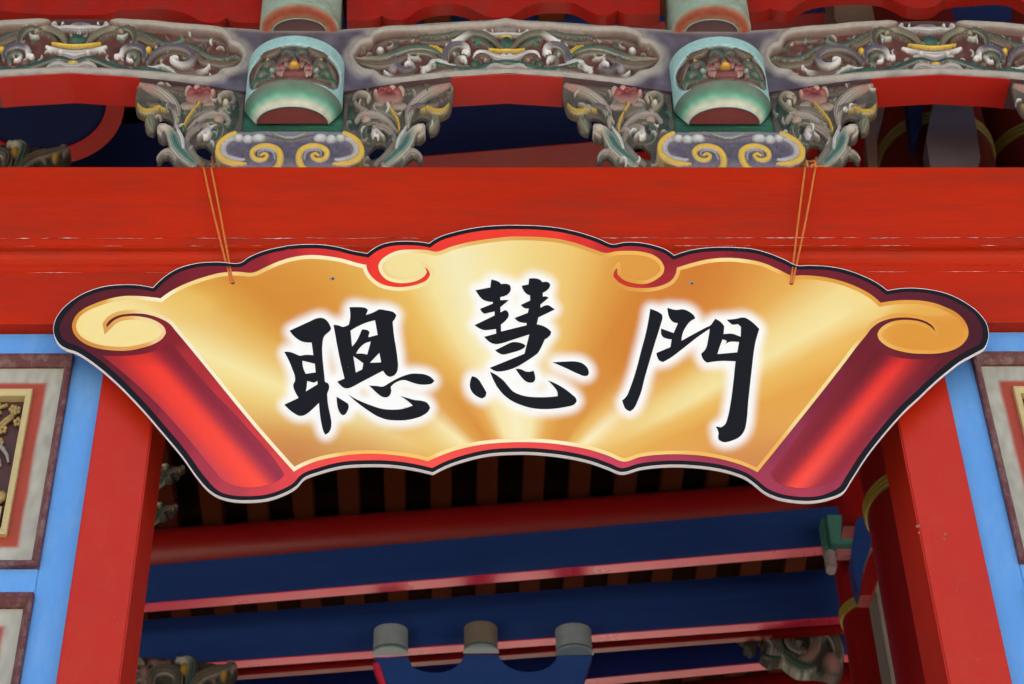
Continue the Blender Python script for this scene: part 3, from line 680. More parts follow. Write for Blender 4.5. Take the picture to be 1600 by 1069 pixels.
# --- masked relief plate (brackets, cloud pads)
def plate(name, sil, des, base, Y, depth, parent, mirror=False, sp=1.25, xc=0.0, shade=None, edgeround=4.0, holes=(), mats=None, H0=0.0, small=0, seed=5):
    """sil in plane units relative to xc"""
    P = smooth_poly(sil, True, 50, 2.0); hs = [smooth_poly(h, True, 50, 2.0) for h in holes]
    x0, x1 = P[:, 0].min(), P[:, 0].max(); y0, y1 = P[:, 1].min(), P[:, 1].max()
    xs = np.arange(x0 - sp, x1 + 2 * sp, sp); ys = np.arange(y0 - sp, y1 + 2 * sp, sp); gx, gy = np.meshgrid(xs, ys); nx, ny = len(xs), len(ys)
    ins = inside(P, gx, gy)
    for h in hs: ins &= ~inside(h, gx, gy)
    d = seg_dist(P, gx, gy)[0]
    for h in hs: d = np.minimum(d, seg_dist(h, gx, gy)[0])
    d = np.where(ins, d, -d); k = np.clip(d / edgeround, 0, 1); H = H0 - edgeround * .6 * (1 - np.sqrt(np.clip(1 - (1 - k) ** 2, 0, 1)))
    n1 = nz2(gx, gy, .05, 7.0); n2 = nz2(gx, gy, .2, 1.0)
    C = np.repeat(np.repeat(cc(base)[None, None], ny, 0), nx, 1) * (1 + .3 * n1[..., None])
    if shade: H, C = shade(gx, gy, H, C, n1, n2, d)
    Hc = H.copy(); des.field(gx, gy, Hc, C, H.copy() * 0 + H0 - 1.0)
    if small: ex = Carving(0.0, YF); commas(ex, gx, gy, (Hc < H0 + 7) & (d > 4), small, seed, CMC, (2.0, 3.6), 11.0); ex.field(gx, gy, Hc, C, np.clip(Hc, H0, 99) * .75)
    H = np.where(d > 0, Hc, H) + .25 * n2; C = np.clip(punch(C), .005, .9)
    # snap near-outline nodes to the outline
    idx = -np.ones(gx.shape, int); vs, cols = [], []
    sel = d > -sp * .72; allp = np.vstack([P] + hs)
    for j, i in zip(*np.nonzero(sel)):
        x, y = gx[j, i], gy[j, i]
        if abs(d[j, i]) < sp * .72:
            best = None
            for L in [P] + hs:
                dd = (L[:, 0] - x) ** 2 + (L[:, 1] - y) ** 2; m_ = dd.argmin()
                if best is None or dd[m_] < best[0]:
                    q = None
                    for m2 in (m_ - 1, m_):
                        A_, B_ = L[m2], L[(m2 + 1) % len(L)]; ev_ = B_ - A_; t = max(0, min(1, ((x - A_[0]) * ev_[0] + (y - A_[1]) * ev_[1]) / (ev_.dot(ev_) + 1e-9))); c_ = A_ + ev_ * t
                        r_ = (c_[0] - x) ** 2 + (c_[1] - y) ** 2
                        if q is None or r_ < q[0]: q = (r_, c_)
                    best = (dd[m_], q[1])
            x, y = best[1]
        idx[j, i] = len(vs); vs.append((x, H[j, i], y)); cols.append(C[j, i])
    fs = []
    for j in range(ny - 1):
        for i in range(nx - 1):
            q = (idx[j, i], idx[j + 1, i], idx[j + 1, i + 1], idx[j, i + 1])
            n_ = sum(1 for t in q if t >= 0)
            if n_ == 4: fs.append(q)
            elif n_ == 3: fs.append(tuple(t for t in q if t >= 0))
    V = np.array(vs); sgn = -1 if mirror else 1
    W = np.stack([(xc * U + sgn * V[:, 0]) / U, Y - V[:, 1] / U, -V[:, 2] / U / KZ], 1)
    if mirror: fs = [f[::-1] for f in fs]
    cnt = {}
    for f in fs:
        for a_, b_ in zip(f, f[1:] + f[:1]): cnt[(a_, b_)] = cnt.get((a_, b_), 0) + 1
    be = [(a_, b_) for (a_, b_) in cnt if (b_, a_) not in cnt]; m_ = {}; W = W.tolist(); cols = [tuple(c) for c in cols]
    for e_ in be:
        for t in e_:
            if t not in m_: m_[t] = len(W); p = W[t]; W.append([p[0], Y + depth, p[2]]); cols.append(tuple(x * .9 for x in cols[t]))
    fs = [tuple(f) for f in fs] + [(b_, a_, m_[a_], m_[b_]) for a_, b_ in be]
    return mesh(name, np.array(W), fs, mats or CARVE, parent, np.array(cols), smooth=True)

# bracket traced from the one on the right of the left strut
Cb = Carving(PXL, wk=1.1); c = lambda *p, **k: Cb.st(540, 110, 7.033, *p, **k); cb = lambda *p, **k: Cb.bl(540, 110, 7.033, *p, **k)
G1, G2 = '#a8a09a', '#5a5852'
c([(40, 260), (200, 235), (420, 215), (700, 190), (900, 165), (1130, 135)], [24, 22, 30, 26, 14], '#6b5650', '#5a4a48', H=4)
c([(560, 250), (700, 235), (850, 200), (980, 160)], [18, 24, 20, 8], '#7c5a54', '#4d6a58', H=5)
c([(690, 640), (690, 520), (730, 410), (830, 310), (960, 230), (1145, 165)], [26, 62, 78, 66, 24], '#b0a8a0', '#56584e', '#a07c74', H=11, g=5)
c([(690, 500), (740, 430), (840, 400), (900, 420)], [26, 46, 40, 16], '#746470', G2, H=12, g=5)
c([(830, 462), (900, 440), (985, 480), (1075, 465), (1135, 395)], [20, 36, 46, 40, 16], '#c9a93c', '#8f7f3a', H=14, g=7)
c([(905, 420), (970, 425), (1020, 400)], [26, 34, 22], '#8a6c68', G2, H=15)
c([(975, 500), (985, 560), (955, 625), (940, 665)], [30, 54, 58, 26], '#7f8a6e', '#8d7a70', H=11)
c([(250, 1050), (150, 1045), (60, 1050)], [20, 20, 14], G1, G2, H=8)
cb((100, 480), 90, 240, '#2c4a40', '#1c3a32', H=2.5); cb((235, 640), 80, 60, '#262420', '#302c26', H=2.6); cb((860, 330), 90, 60, '#3a2c2a', '#45403a', H=2.4)  # low blackish blobs paint the shade of recesses between the leaves
c([(120, 560), (180, 500), (330, 500), (460, 570), (560, 680)], [30, 60, 66, 50, 26], G1, G2, H=10, g=6)
c([(240, 640), (210, 600), (300, 560), (420, 590), (520, 690)], [16, 34, 44, 28], '#6c6654', '#4c4e40', H=8, g=4)
c([(300, 420), (420, 440), (540, 520), (600, 650)], [36, 52, 46, 26], '#80786c', G2, H=9, g=5)
c([(235, 470), (140, 420), (92, 340), (130, 275), (215, 270), (265, 305), (240, 350)], [30, 32, 30, 26, 16], '#9b9484', G2, '#a79f90', H=13)
cb((175, 382), 42, 40, '#b8b4a4', GRY, H=16); cb((232, 552), 52, 42, '#9a7668', G1, H=15)
cb((365, 385), 72, 44, '#85736a', G1, H=10); cb((580, 395), 110, 46, '#80685c', G1, H=10)
cb((480, 305), 160, 72, '#7c3238', '#a07c78', H=14); cb((400, 275), 60, 48, '#8e2a30', '#a8605c', H=15); cb((565, 268), 66, 58, '#a03338', '#a8605c', H=16); cb((480, 262), 50, 44, '#9c2a26', '#8a3a38', H=16.5)
cb((333, 275), 34, 46, '#b8908a', '#9a6660', H=16); cb((515, 225), 50, 46, '#b08078', '#c8b8b0', H=15.5); cb((606, 235), 46, 62, '#a89890', '#b8aca0', H=13); cb((400, 240), 50, 40, '#9c4a48', '#b89088', H=14); cb((455, 240), 40, 36, '#96303a', '#b07a74', H=16)
c([(460, 395), (520, 490), (575, 590), (592, 690)], [15, 20, 20, 15], '#d8b43e', '#a98a34', H=16, wig=.08)
c([(545, 780), (500, 700), (420, 650), (345, 650), (310, 700), (330, 750), (365, 745)], [34, 54, 46, 34, 22], '#9c9088', '#6f5f60', WHT, H=15, g=5)
c([(420, 770), (360, 720), (330, 690)], [20, 28, 18], WHT, '#968c84', H=17, g=3)
c([(240, 560), (195, 660), (230, 760), (310, 800)], [36, 44, 36, 22], '#4f6a56', G2, H=6, g=4)
c([(330, 1040), (440, 960), (520, 860), (545, 780)], [36, 56, 60, 34], '#8e8a80', G2, H=11, g=5)
c([(430, 1050), (540, 960), (640, 860), (690, 770), (770, 665), (850, 655)], [40, 66, 74, 60, 40], '#3f7c72', '#c4c8c6', '#b0a89c', H=15, g=6)
c([(560, 900), (590, 800), (640, 720), (665, 660)], [26, 34, 34, 14], WHT, '#7f98a0', H=19, g=3)
c([(790, 640), (850, 640), (865, 700), (800, 755)], [26, 32, 34, 18], '#b8b0aa', '#7c6c68', H=14)
c([(640, 970), (700, 900), (770, 900), (820, 940), (838, 985)], [34, 46, 40, 26, 14], G1, G2, H=9, g=3)
SIL = T(540, 110, 7.033, [(-20, 260), (20, 235), (300, 200), (650, 170), (900, 140), (1150, 108), (1160, 118), (1166, 390), (1130, 470), (1040, 512), (1032, 600), (1000, 662), (930, 692), (895, 640), (888, 560), (918, 530), (850, 502), (790, 522), (730, 570), (700, 605), (780, 583), (850, 598), (875, 650), (866, 735), (815, 772), (762, 766), (732, 800), (765, 850), (825, 888), (850, 930), (838, 1002), (800, 990), (780, 950), (730, 942), (670, 1000), (620, 1060), (590, 1095), (20, 1095), (-20, 900)])
HOL = [T(540, 110, 7.033, [(345, 805), (400, 805), (440, 840), (420, 895), (350, 945), (262, 975), (250, 940), (262, 880), (300, 835)])]
silu = tou(SIL); silu[:, 0] -= PXL * U; holu = [tou(h) - np.array([PXL * U, 0]) for h in HOL]
bmesh_cache = {}
def bracket(xp, mirror, label, Y=YF + .004, nm='carved_bracket', grp='leafy carved brackets of the frieze', seed=5):
    o0 = (xp, Y, zt)
    if (mirror, seed) not in bmesh_cache:
        o = plate(nm, silu, Cb, '#5c5650', Y, .016, None, mirror, xc=xp, holes=holu, small=30, seed=seed)
        me = o.data; me.transform(Matrix.Translation(-Vector(o0))); o.location = o0; bmesh_cache[(mirror, seed)] = me
    else:
        o = bpy.data.objects.new(nm, bmesh_cache[(mirror, seed)]); COL.objects.link(o); o.location = o0
    return tag(o, label, 'bracket', grp)
bracket(PXL, True, 'openwork leaf bracket with a lotus, left of the left strut above the left cord', seed=11)
bracket(PXL, False, 'openwork leaf bracket with a lotus, right of the left strut', seed=23)
bracket(PXR, True, 'openwork leaf bracket with a lotus, left of the right strut', seed=37)
bracket(PXR, False, 'openwork leaf bracket with a lotus, right of the right strut where the cord is knotted', seed=41)
bracket(PXR + BAYS, True, 'leaf bracket cut off by the right edge of the view')

# cloud pad
Dp = Carving(PXL, YF - .035, wk=1.12); dz = lambda pts, *p, **k: [Dp.st(320, 190, 5.926, q, *p, **k) for q in (pts, [(1572 - x, y) for x, y in pts])]
dzb = lambda c_, *p, **k: [Dp.bl(320, 190, 5.926, q, *p, **k) for q in (c_, (1572 - c_[0], c_[1]))]
dz([(285, 150), (190, 185), (155, 265), (195, 330), (300, 352), (360, 352)], [24, 40, 44, 36, 16], '#a8a8b0', '#7d7a88', H=2, g=-1)
dz([(278, 112), (195, 150), (130, 215), (118, 290), (160, 350), (240, 385), (380, 395)], [26, 33, 36, 36, 33, 14], '#c9a640', '#ac8c34', H=5, g=-1)
dz([(600, 470), (670, 430), (700, 350), (680, 275), (600, 235), (500, 240), (440, 285), (452, 340), (500, 362), (560, 350), (582, 318), (545, 300), (515, 318)], [34, 35, 33, 29, 24, 12], '#cba93a', '#ac8c34', H=5.5, g=-1)
dz([(650, 350), (630, 285), (560, 262), (500, 285), (495, 320)], [12, 14, 8], '#9a96a2', '#6e6a80', H=4)
for q in ((316, 158, 50, 36), (400, 168, 52, 42), (500, 158, 70, 40)): dzb(q[:2], q[2], q[3], '#b4bcc0', '#8e8e98', H=8)
Dp.st(320, 190, 5.926, [(640, 118), (710, 150), (786, 162), (860, 150), (935, 118)], [10, 14, 15, 14, 10], '#9fb8b4', TEAL, H=6)
Dp.st(320, 190, 5.926, [(560, 130), (680, 160), (786, 182), (890, 160), (1010, 130)], [6, 10, 10, 10, 6], '#6a4a56', '#5a4450', H=4)
PADS = tou(T(320, 190, 5.926, [(262, 100), (200, 130), (125, 195), (95, 265), (108, 335), (165, 390), (240, 425), (270, 470), (1302, 470), (1332, 425), (1407, 390), (1464, 335), (1477, 265), (1447, 195), (1372, 130), (1310, 100), (1200, 92), (372, 92)]), YF - .035); PADS[:, 0] -= PXL * U
def padshade(gx, gy, H, C, n1, n2, d):
    blue = np.clip(n1 * 1.8, 0, 1)[..., None]; ed = np.clip(1 - d / 26, 0, 1)[..., None]; C = cc('#5f5a70') * (1 + .35 * n2[..., None]) * (1 - blue * .5) + cc('#465080') * blue * .5; C = C * (1 - ed * .8) + cc('#8f8d94') * ed * .8; return H, C

def half_block(cx, zlow, zhigh, rx, ry, k, drop, parent, cyl_m, bevcols, disc_m, relief=None, tops=None):
    """vertical half barrel in front of the plane YF"""
    nth, nzv = (150, 70) if relief else (40, 6)
    th = np.linspace(0, math.pi, nth); zz = np.linspace(zlow, zhigh, nzv); gt, gz = np.meshgrid(th, zz)
    x = cx - rx * np.cos(gt); y = YF - ry * np.sin(gt); nxn = -np.cos(gt) / rx; nyn = -np.sin(gt) / ry; L = np.hypot(nxn, nyn); nxn /= L; nyn /= L
    H = np.zeros_like(gt); C = None
    if relief:
        des, ring = relief
        # picture coordinates of each barrel point, seen against the plane of the frieze
        px = np.zeros_like(gt); py = np.zeros_like(gt)
        for j in range(nzv):
            for i in range(nth): px[j, i], py[j, i] = to_px((x[j, i], y[j, i], gz[j, i]))
        q = tou(np.stack([px.ravel(), py.ravel()], 1)); ux = (q[:, 0] - PXL * U).reshape(gt.shape); uy = q[:, 1].reshape(gt.shape)
        rg = tou(ring); rg[:, 0] -= PXL * U; rg = smooth_poly(rg, True, 60, 2.5)
        ins = inside(rg, ux, uy); d = seg_dist(rg, ux, uy)[0]; d = np.where(ins, d, -d); kk = np.clip(d / 3, 0, 1); H = -9 * kk * kk * (3 - 2 * kk)
        n2 = nz2(ux, uy, .15, 4.0); base = np.array(lin('#8db9c0')) * (1 + .10 * n2[..., None]); w = np.clip(d / 2, 0, 1)[..., None]; C = base * (1 - w) + cc('#4f2c2c') * w
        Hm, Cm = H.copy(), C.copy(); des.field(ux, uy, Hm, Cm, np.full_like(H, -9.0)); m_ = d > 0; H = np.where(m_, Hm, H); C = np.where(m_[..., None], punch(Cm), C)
    h = H / U; vs = np.stack([x + nxn * h, y + nyn * h, gz], -1).reshape(-1, 3)
    fs = [(j * nth + i, j * nth + i + 1, (j + 1) * nth + i + 1, (j + 1) * nth + i) for j in range(nzv - 1) for i in range(nth - 1)]
    mesh('barrel', vs, fs, CARVE if relief else cyl_m, parent, None if C is None else np.clip(C, .005, .9).reshape(-1, 3), smooth=True)
    # bevel
    nb, V, Cc_ = 14, [], []
    for j in range(nb + 1):
        t = j / nb; f = (1 - t) + t * k[0]; f2 = (1 - t) + t * k[1]; z = zlow - drop * t - .004 * math.sin(math.pi * t)
        ci = t * (len(bevcols) - 1); i0 = min(int(ci), len(bevcols) - 2); fr = ci - i0
        for i in range(60):
            a_ = math.pi * i / 59; V.append((cx - rx * f * math.cos(a_), YF - ry * f2 * math.sin(a_), z))
            nn = 1 + .22 * noise.noise(Vector((a_ * 5, t * 4, cx))); Cc_.append(tuple((bevcols[i0][q] * (1 - fr) + bevcols[i0 + 1][q] * fr) * nn for q in range(3)))
    F = [(j * 60 + i, (j + 1) * 60 + i, (j + 1) * 60 + i + 1, j * 60 + i + 1) for j in range(nb) for i in range(59)]
    mesh('bevel_band', V, F, PAINTA, parent, Cc_, smooth=True)
    V = [(cx - rx * k[0] * math.cos(math.pi * i / 39), YF - ry * k[1] * math.sin(math.pi * i / 39), zlow - drop + .0015) for i in range(40)]
    mesh('half_moon_base', V, [tuple(range(40))], disc_m, parent)
    V = [(cx - rx * math.cos(math.pi * i / 39), YF - ry * math.sin(math.pi * i / 39), zhigh) for i in range(40)]
    mesh('barrel_top', V, [tuple(range(40))[::-1]], cyl_m, parent)
    tube('lip', [(cx - (rx * k[0] + .001) * math.cos(math.pi * i / 39), YF - (ry * k[1] + .001) * math.sin(math.pi * i / 39), zlow - drop) for i in range(40)], .0022, cyl_m, parent, 6)
Rl = Carving(PXL); r_ = lambda pts, *p, **k: [Rl.st(370, 50, 6.478, q, *p, **k) for q in (pts, [(1162 - x, y) for x, y in pts])]
rb = lambda c_, *p, **k: [Rl.bl(370, 50, 6.478, q, *p, **k) for q in ((c_, (1162 - c_[0], c_[1])) if c_[0] != 581 else (c_,))]
r_([(140, 545), (140, 460), (180, 360), (230, 300)], [16, 30, 30, 14], '#6a4038', '#55453a', g=3)
r_([(235, 235), (320, 205), (400, 170), (440, 150)], [16, 30, 26, 12], '#7a5a4a', '#54584a', g=3)
r_([(581, 250), (560, 190), (500, 165), (450, 200)], [18, 26, 24, 12], '#4a6e66', '#5c4a44', g=3)
r_([(400, 320), (450, 260), (520, 240), (545, 205)], [16, 26, 22, 12], '#7d5650', '#54483e', g=3)
r_([(380, 350), (350, 290), (290, 305), (255, 350), (290, 380)], [18, 28, 28, 16], '#5f6e62', '#7a5a4e', g=3)
r_([(200, 470), (225, 400), (290, 385), (330, 430), (280, 450)], [16, 26, 26, 14], '#2f6e5e', '#8a8478', g=3)
r_([(140, 560), (170, 490), (260, 470), (340, 455)], [18, 26, 24, 14], '#2f7460', '#7a6a5c', g=3)
r_([(200, 565), (290, 505), (400, 480), (500, 470)], [18, 28, 26, 18], '#7a5e54', '#55453e', g=3)
rb((345, 365), 36, 34, '#9aa8a0', TEAL); rb((345, 420), 38, 32, '#9a7068', '#6a4a44'); rb((295, 265), 24, 28, '#c8a040', '#8a7030')
rb((581, 450), 150, 30, '#7a4a48', '#6a4a44', H=8); rb((430, 335), 48, 42, '#7e2c34', '#b08e8a', H=9); rb((500, 300), 36, 34, '#7e3038', '#a88480', H=10); rb((440, 388), 56, 34, '#8a3a40', '#b8a29c', H=10); rb((581, 275), 34, 30, '#8a3a40', '#a88480', H=10)
rb((581, 400), 150, 40, '#7c2a34', '#8e4c4c', H=11); rb((581, 325), 62, 34, '#d0a02c', '#a87828', H=14)
RING = T(370, 50, 6.478, [(112, 560), (112, 480), (150, 350), (240, 232), (400, 152), (560, 118), (720, 140), (880, 200), (985, 290), (1042, 380), (1055, 500), (1030, 575), (985, 588), (880, 545), (740, 508), (600, 492), (450, 497), (300, 532), (200, 577), (145, 592)])
TEALB = [lin(h) for h in ('#4c5c56', '#4c665e', '#3e8470', '#76a89a', '#b2b6aa', '#b4b0a6')]
DISC = mat('half_moon_maroon', lin('#7c3c3c'), .55, .15, 20, .15, 90)
TAUPE = mat('faded_green_barrel', lin('#8aa39c'), .55, .25, 14, .2, 80, wear=lin('#6a6450'), wear_amt=.7, wear_scale=12)
BROWNB = [lin(h) for h in ('#8e9a90', '#9a5a48', '#9a4a38', '#a86a50', '#8a8070')]
strut_cache = None
def strut(xp, label):
    global strut_cache
    if strut_cache is None:
        e = empty('carved_strut', (xp, YF, zt), label, 'strut', 'barrel shaped struts standing on the lintel')
        zl, zh = at_y(458, 174, YF)[2], at_y(458, 105, YF)[2]
        box_between('green_board', (xp - .165, YF + .012, zt), (xp + .165, YF + .12, at_y(458, 142, YF)[2]), GREENB, e, .004)
        half_block(xp, zl, zh, 86 / U, .118, (.73, .56), .058, e, PALEB, TEALB, DISC, (Rl, RING))
        plate('cloud_pad', PADS, Dp, '#68647e', YF - .035, .09, e, xc=xp, shade=padshade)
        strut_cache = e; return e
    e = strut_cache.copy(); COL.objects.link(e); e.location = (xp, YF, zt); tag(e, label)
    for ch in list(strut_cache.children):
        q = ch.copy(); COL.objects.link(q); q.parent = e
    return e
strut(PXL, 'strut with a pale blue barrel and lotus relief, above the left end of the plaque')
strut(PXR, 'strut with a pale blue barrel and lotus relief, above the right end of the plaque')
strut(PXR + BAYS, 'strut with a pale blue barrel just outside the right edge, past the last bracket')
ub = None
def upper(xp, label):
    global ub
    if ub is None:
        zl = at_y(478, 49, YF)[2]; e = empty('roof_block', (xp, YF, zl), label, 'block', 'barrel blocks on top of the carved beams')
        half_block(xp, zl + .004, zl + .24, 73 / U, .105, (.66, .45), .004, e, TAUPE, BROWNB, PAINTA2)
        box_between('back_block', (xp - 73 / U, YF + .001, zl), (xp + 73 / U, YF + .12, zl + .24), TAUPE, e, .004)
        ub = e; return e
    e = ub.copy(); COL.objects.link(e); e.location = (xp, YF, ub.location.z); tag(e, label)
    for ch in list(ub.children):
        q = ch.copy(); COL.objects.link(q); q.parent = e
upper(PXL, 'faded green barrel block with an orange brown band above the left strut')
upper(PXR, 'faded green barrel block with an orange brown band above the right strut')
upper(PXR + BAYS, 'faded green barrel block past the right edge, above the last strut')

# scalloped red valances
def valance(pts, label):
    top = -95; P = [(pts[0][0] + 0.0, top)] + [tuple(p) for p in pts] + [(pts[-1][0], top)]
    P = [P[0]] + [tuple(q) for q in smooth_poly(pts, False, 40, 4)] + [P[-1]]
    o0 = tuple(at_y(pts[len(pts) // 2][0], 0, .07))
    o = slab('scalloped_valance', P[::-1], .07, .115, VRED, None, origin=o0); tag(o, label, 'valance', 'red scalloped valance boards at the top')
VRED = mat('valance_red', lin('#94180f'), .45, .2, 8, .15, 50, wear=lin('#6a2a22'), wear_amt=.65, wear_scale=9)
midv = T(340, 0, 3.96, [(800, 125), (835, 125), (960, 122), (1000, 108), (1015, 94), (1040, 112), (1080, 122), (1160, 118), (1230, 70), (1320, 35), (1420, 25)]) + \
       T(680, 0, 3.96, [(40, 22), (120, 25), (200, 45), (280, 85), (330, 105), (430, 108), (475, 100), (560, 45), (650, 18), (750, 12), (850, 20), (920, 50), (1000, 90), (1060, 95), (1100, 80), (1128, 62), (1160, 80), (1240, 88), (1390, 82)])
valance(midv, 'red scalloped valance board between the two barrel blocks, a flat tongue hanging in its middle')
leftv = T(0, 0, 3.96, [(-900, 120), (-500, 60), (-200, 60), (0, 66), (200, 86), (450, 92), (640, 90), (740, 68), (900, 56), (1050, 62), (1150, 84), (1240, 130), (1340, 140), (1380, 126), (1400, 108), (1430, 128), (1480, 138), (1660, 140)])
valance(leftv, 'red scalloped valance board at the left, ending at the left barrel block')
rightv = T(900, 0, 3.96, [(1060, 78), (1110, 74), (1160, 68), (1200, 50), (1240, 65), (1320, 68), (1380, 25), (1430, 0), (1500, -20)]) + T(1200, 0, 3.96, [(700, -30), (780, 0), (860, 40), (1020, 42), (1100, -10), (1250, -30), (1500, -30), (1600, 20), (1700, 40)])
valance(rightv, 'red scalloped valance board at the right, mostly above the view')

Eb = Carving(0.0, .05, 1.25); E0 = np.array(at_y(1310, 962, .05)); Eb.xc = E0[0] * U
ee = lambda *p, **k: Eb.st(1130, 780, 3.7, *p, **k); eb = lambda *p, **k: Eb.bl(1130, 780, 3.7, *p, **k)
ee([(60, 725), (150, 755), (240, 790), (300, 850), (330, 900)], [10, 22, 26, 16], '#7a6e60', '#4a4a3e', g=4)
ee([(70, 760), (50, 730), (70, 705), (100, 720)], [8, 12, 8], '#a8848a', '#6a5a54'); eb((115, 775), 18, 26, '#b08a38', '#7a6430')
ee([(170, 800), (200, 770), (250, 790), (245, 810)], [10, 14, 8], '#9a6e6a', '#5a5048')
ee([(460, 890), (385, 850), (375, 780), (440, 745), (510, 770), (530, 840), (500, 910), (440, 940)], [16, 24, 24, 26, 22, 12], '#6e665a', '#46463c', '#8a6e68', g=4)
ee([(340, 900), (300, 800), (285, 720), (320, 690), (370, 690)], [16, 24, 22, 10], '#4c6e62', '#343c34', '#9a9a90', g=3)
eb((335, 745), 26, 30, '#a8882c', '#6c5a28')
ee([(330, 880), (380, 940), (450, 980), (520, 985)], [14, 28, 26, 12], '#3a6a5e', '#8e8e82', g=4)
ee([(215, 905), (280, 925), (350, 920)], [5, 10, 8], TEAL, BRN)
ee([(420, 700), (460, 710), (520, 700), (540, 730)], [10, 14, 10], '#8a6a66', '#4a4a40'); eb((560, 775), 36, 44, '#94706c', '#5a4e48')
ee([(560, 715), (580, 690), (640, 690), (650, 740), (600, 750)], [10, 16, 16, 9], '#8f8c80', '#4a4c42', WHT)
ee([(540, 800), (610, 790), (650, 850), (660, 930), (620, 960)], [14, 26, 26, 16], '#6c665a', '#3e463e', g=4)
eb((625, 965), 50, 56, '#96706e', '#5a4e4a'); ee([(640, 960), (670, 945), (680, 970)], [8, 10, 6], WHT, GRY)
eb((470, 905), 26, 26, '#8a6660', '#4a4038')
ESIL = T(1130, 780, 3.7, [(40, 715), (62, 700), (120, 704), (290, 684), (420, 672), (560, 660), (660, 660), (680, 760), (695, 900), (690, 1010), (640, 1032), (580, 1012), (520, 1006), (430, 1000), (370, 962), (340, 936), (270, 944), (212, 905), (320, 908), (345, 880), (300, 862), (250, 852), (232, 882), (213, 850), (238, 828), (205, 805), (192, 862), (160, 880), (118, 852), (128, 820), (62, 772), (42, 738)])
esu = tou(ESIL); esu[:, 0] -= Eb.xc
EHOL = [tou(T(1130, 780, 3.7, [(385, 835), (420, 812), (460, 820), (470, 850), (430, 880), (395, 870)])) - np.array([Eb.xc, 0])]
def scroll_bracket(mirror):
    o = plate('scroll_bracket', esu, Eb, '#4a4642', .05, .03, None, mirror, xc=E0[0], holes=EHOL); me = o.data; me.transform(Matrix.Translation((-E0[0], -.05, -E0[2]))); bpy.data.objects.remove(o); return me
SCR = {True: scroll_bracket(True), False: scroll_bracket(False)}

for me_ in SCR.values():
    ca_ = me_.color_attributes['Col']; arr = np.empty(len(me_.vertices) * 4, np.float32); ca_.data.foreach_get('color', arr); arr = arr.reshape(-1, 4); arr[:, :3] *= 1.35; ca_.data.foreach_set('color', arr.ravel())

# ------------------------------------------------------------------ roof timbers behind the gate
def beam_line(name, pL, pR, YL, h, d, mf, mu, label, cat='beam', ext=(2.5, .0), group=None, sect=None, zref='bottom', parts=True, trimR=None):
    """horizontal timber whose lower front edge passes through the two picture points; YL is its depth at the left point"""
    a = at_y(pL[0], pL[1], YL); b = at_z(pR[0], pR[1], a[2]); dd = (b - a) / np.linalg.norm(b - a)
    P = a - dd * ext[0]; Q = b + dd * ext[1]
    mid = (P + Q) / 2; e = empty(name, tuple(mid), label, cat, group)
    if sect == 'round':
        r = h / 2; s = [(r + r * math.cos(2 * math.pi * k / 64) , r + r * math.sin(2 * math.pi * k / 64)) for k in range(64)]
        prism_line('timber', P, Q, s[::-1], mf, e, smooth=True)
    else:
        c_ = .006
        prism_line('face_board', P, Q, [(0, c_), (0, h - c_), (c_, h), (d, h), (d, .003), (.003, .003)], mf, e)
        prism_line('underside_strip', P, Q, [(-.001, 0), (-.001, .005), (.0025, .0025), (d - .001, .0025), (d + .001, .005), (d + .001, 0)][::-1], mu, e)
    return e, a, b
# first pair: round purlin with a blue tie board below it
beam_line('round_purlin', (225, 884), (1290, 806), 3.72, .285, 0, DARKRED, DARKRED, 'round dark red purlin just below the lower edge of the plaque', 'purlin', (2.5, .9), sect='round')
beam_line('dark_board', (225, 836), (1290, 762), 3.95, .045, .02, BLACKW, BLACKW, 'thin blackish board along the top of the round purlin', 'board', (2.5, .9))
beam_line('blue_tie_beam', (221, 945), (1283, 855), 3.66, .225, .055, NAVY, PINKRED, 'upper blue tie beam with a pink underside, directly under the round purlin', 'beam', (2.5, .25), 'blue tie beams behind the gate')
_, bA, bB = beam_line('blue_tie_beam', (214, 1045), (1300, 966), 3.95, .275, .048, NAVY, PINKRED, 'broad blue tie beam with a pink underside, behind the three small barrel caps', 'beam', (2.5, .3), 'blue tie beams behind the gate')
beam_line('dark_red_batten', (214, 1068), (1300, 986), 4.05, .06, .03, DARKRED, DARKRED, 'dark red batten under the broad blue tie beam', 'beam', (2.5, .3))
BL3 = mat('clear_blue_paint', lin('#22419a'), .45, .1, 3, .05, 30, stretch=(.3, 1, 3))
beam_line('blue_tie_beam', (205, 1128), (1300, 1026), 4.55, .30, .055, BL3, PINKRED, 'lowest blue tie beam, brightest blue, ending behind the right carved bracket', 'beam', (2.5, .35), 'blue tie beams behind the gate')
beam_line('round_purlin', (205, 1215), (1300, 1102), 5.3, .30, 0, DARKRED, DARKRED, 'lower round purlin along the bottom edge of the view', 'purlin', (2.5, .9), sect='round')

